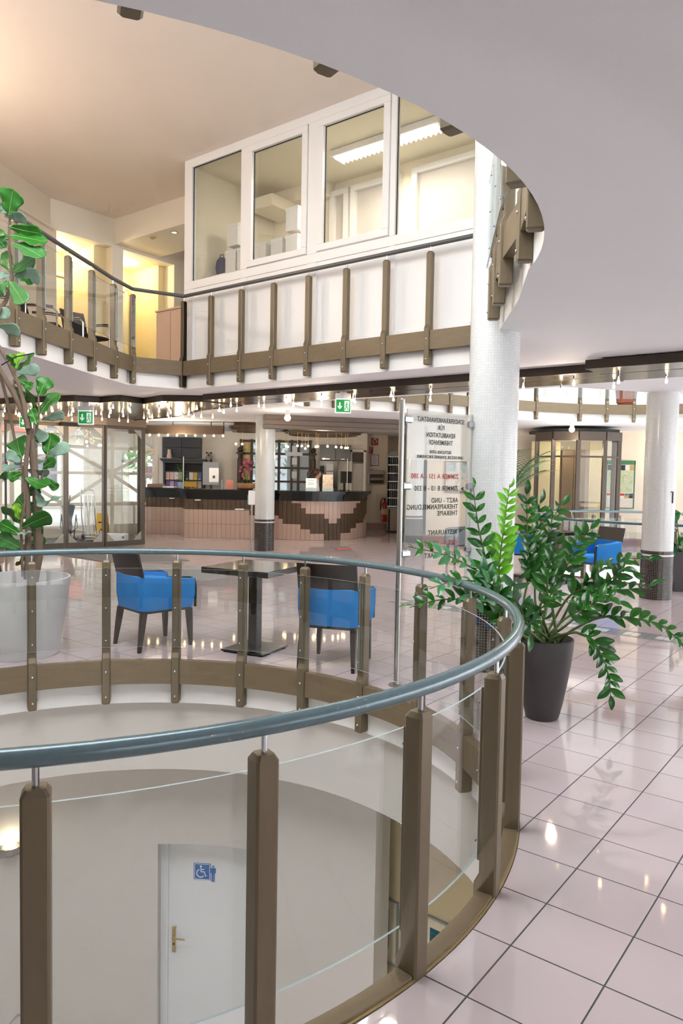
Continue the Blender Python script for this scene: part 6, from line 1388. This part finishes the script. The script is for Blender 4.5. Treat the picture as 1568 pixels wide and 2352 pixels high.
# palm behind the tall column
pm = thing('palm', 'feathery palm half hidden behind the tall mosaic column', 'plant', (2.12, 9.35, 0))
MB().lathe([(0, 0), (.16, 0), (.22, .40), (.20, .40), (.19, .34), (0, .34)], 24).build('pot', MATS['anthracite_planter'], pm, True)
MPA = leaf_mat('palm_leaf', rgb(96, 142, 96), .4)
random.seed(9)
for k in range(14):
    a = 2 * PI * k / 14 + .2; e = random.uniform(.5, 1.2); L = random.uniform(.75, 1.05); P = []
    for q in range(9):
        f = q / 8; P.append(Vector((math.cos(a) * L * f * math.cos(e * (1 - f * .5)) * .62, math.sin(a) * L * f * math.cos(e * (1 - f * .5)) * .62, 1.42 + L * math.sin(e) * (f - .42 * f * f) * 1.25)))
    fr_o = MB().tube([(0, 0, .36)] + [tuple(p) for p in P], .006, 5).build('frond_rib', MZS, pm)
    lm_ = MB()
    for q in range(1, 9):
        for h2 in (0, .5):
            if q == 8 and h2: continue
            p = P[q] if not h2 else (P[q] + P[min(8, q + 1)]) / 2; tg = (P[min(8, q + 1)] - P[q - 1]).normalized(); sd = tg.cross(Vector((0, 0, 1))).normalized()
            for s in (-1, 1):
                d = (sd * s + tg * .8 + Vector((0, 0, -.15))).normalized() * .22; w_ = tg * .010; lm_.add([p - w_, p + w_, p + d], [(0, 1, 2)])
    tag(lm_.build('frond_leaflets', MPA, fr_o), kind='stuff')
# pot plant at the right picture edge
pt = thing('tall_pot_plant', 'variegated plant in a tall dark planter beside the far column', 'plant', (5.08, 10.95, 0))
MB().loft([[(-s, -s, z), (s, -s, z), (s, s, z), (-s, s, z)] for s, z in ((.10, 0), (.175, .60), (.16, .60), (.14, .5))]).build('planter', MATS['anthracite_planter'], pt)
MLV = leaf_mat('variegated_leaf', rgb(74, 128, 78), .4)
for k in range(46):
    a = random.uniform(0, 2 * PI); h = random.uniform(.62, 1.2); r0 = .22 * random.uniform(.2, 1) * (1.3 - h * .5); p = Vector((r0 * math.cos(a), r0 * math.sin(a), h)); ti = random.uniform(-1.1, .2)
    o_ = put(ZL[k % 2 * 3][k % 3], 'leaf', pt, p, rot=(0, -ti, a)); o_.scale = (2.2, 1.9, 1.9)
for k in range(4): MB().tube([(.03 * math.cos(k * 1.6), .03 * math.sin(k * 1.6), .5), (.08 * math.cos(k * 1.6), .08 * math.sin(k * 1.6), .85), (.16 * math.cos(k * 1.6), .16 * math.sin(k * 1.6), 1.1)], .008, 6).build('stem', MZS, pt)
# terracotta pot on the far upper gallery
tp = thing('terracotta_pot', 'terracotta flower pot on a saucer on the far upper gallery', 'pot', (6.25, 16.35, UF), 0)
MB().lathe([(0, .04), (.17, .04), (.24, .42), (.27, .42), (.27, .50), (.24, .50), (.2, .1), (0, .1)], 24).build('pot', mat('terracotta', rgb(158, 98, 76), .8, var=.1, vscale=10), tp, True); MB().lathe([(0, 0), (.22, 0), (.27, .045), (.25, .045), (0, .02)], 24).build('saucer', MATS['terracotta'], tp, True)
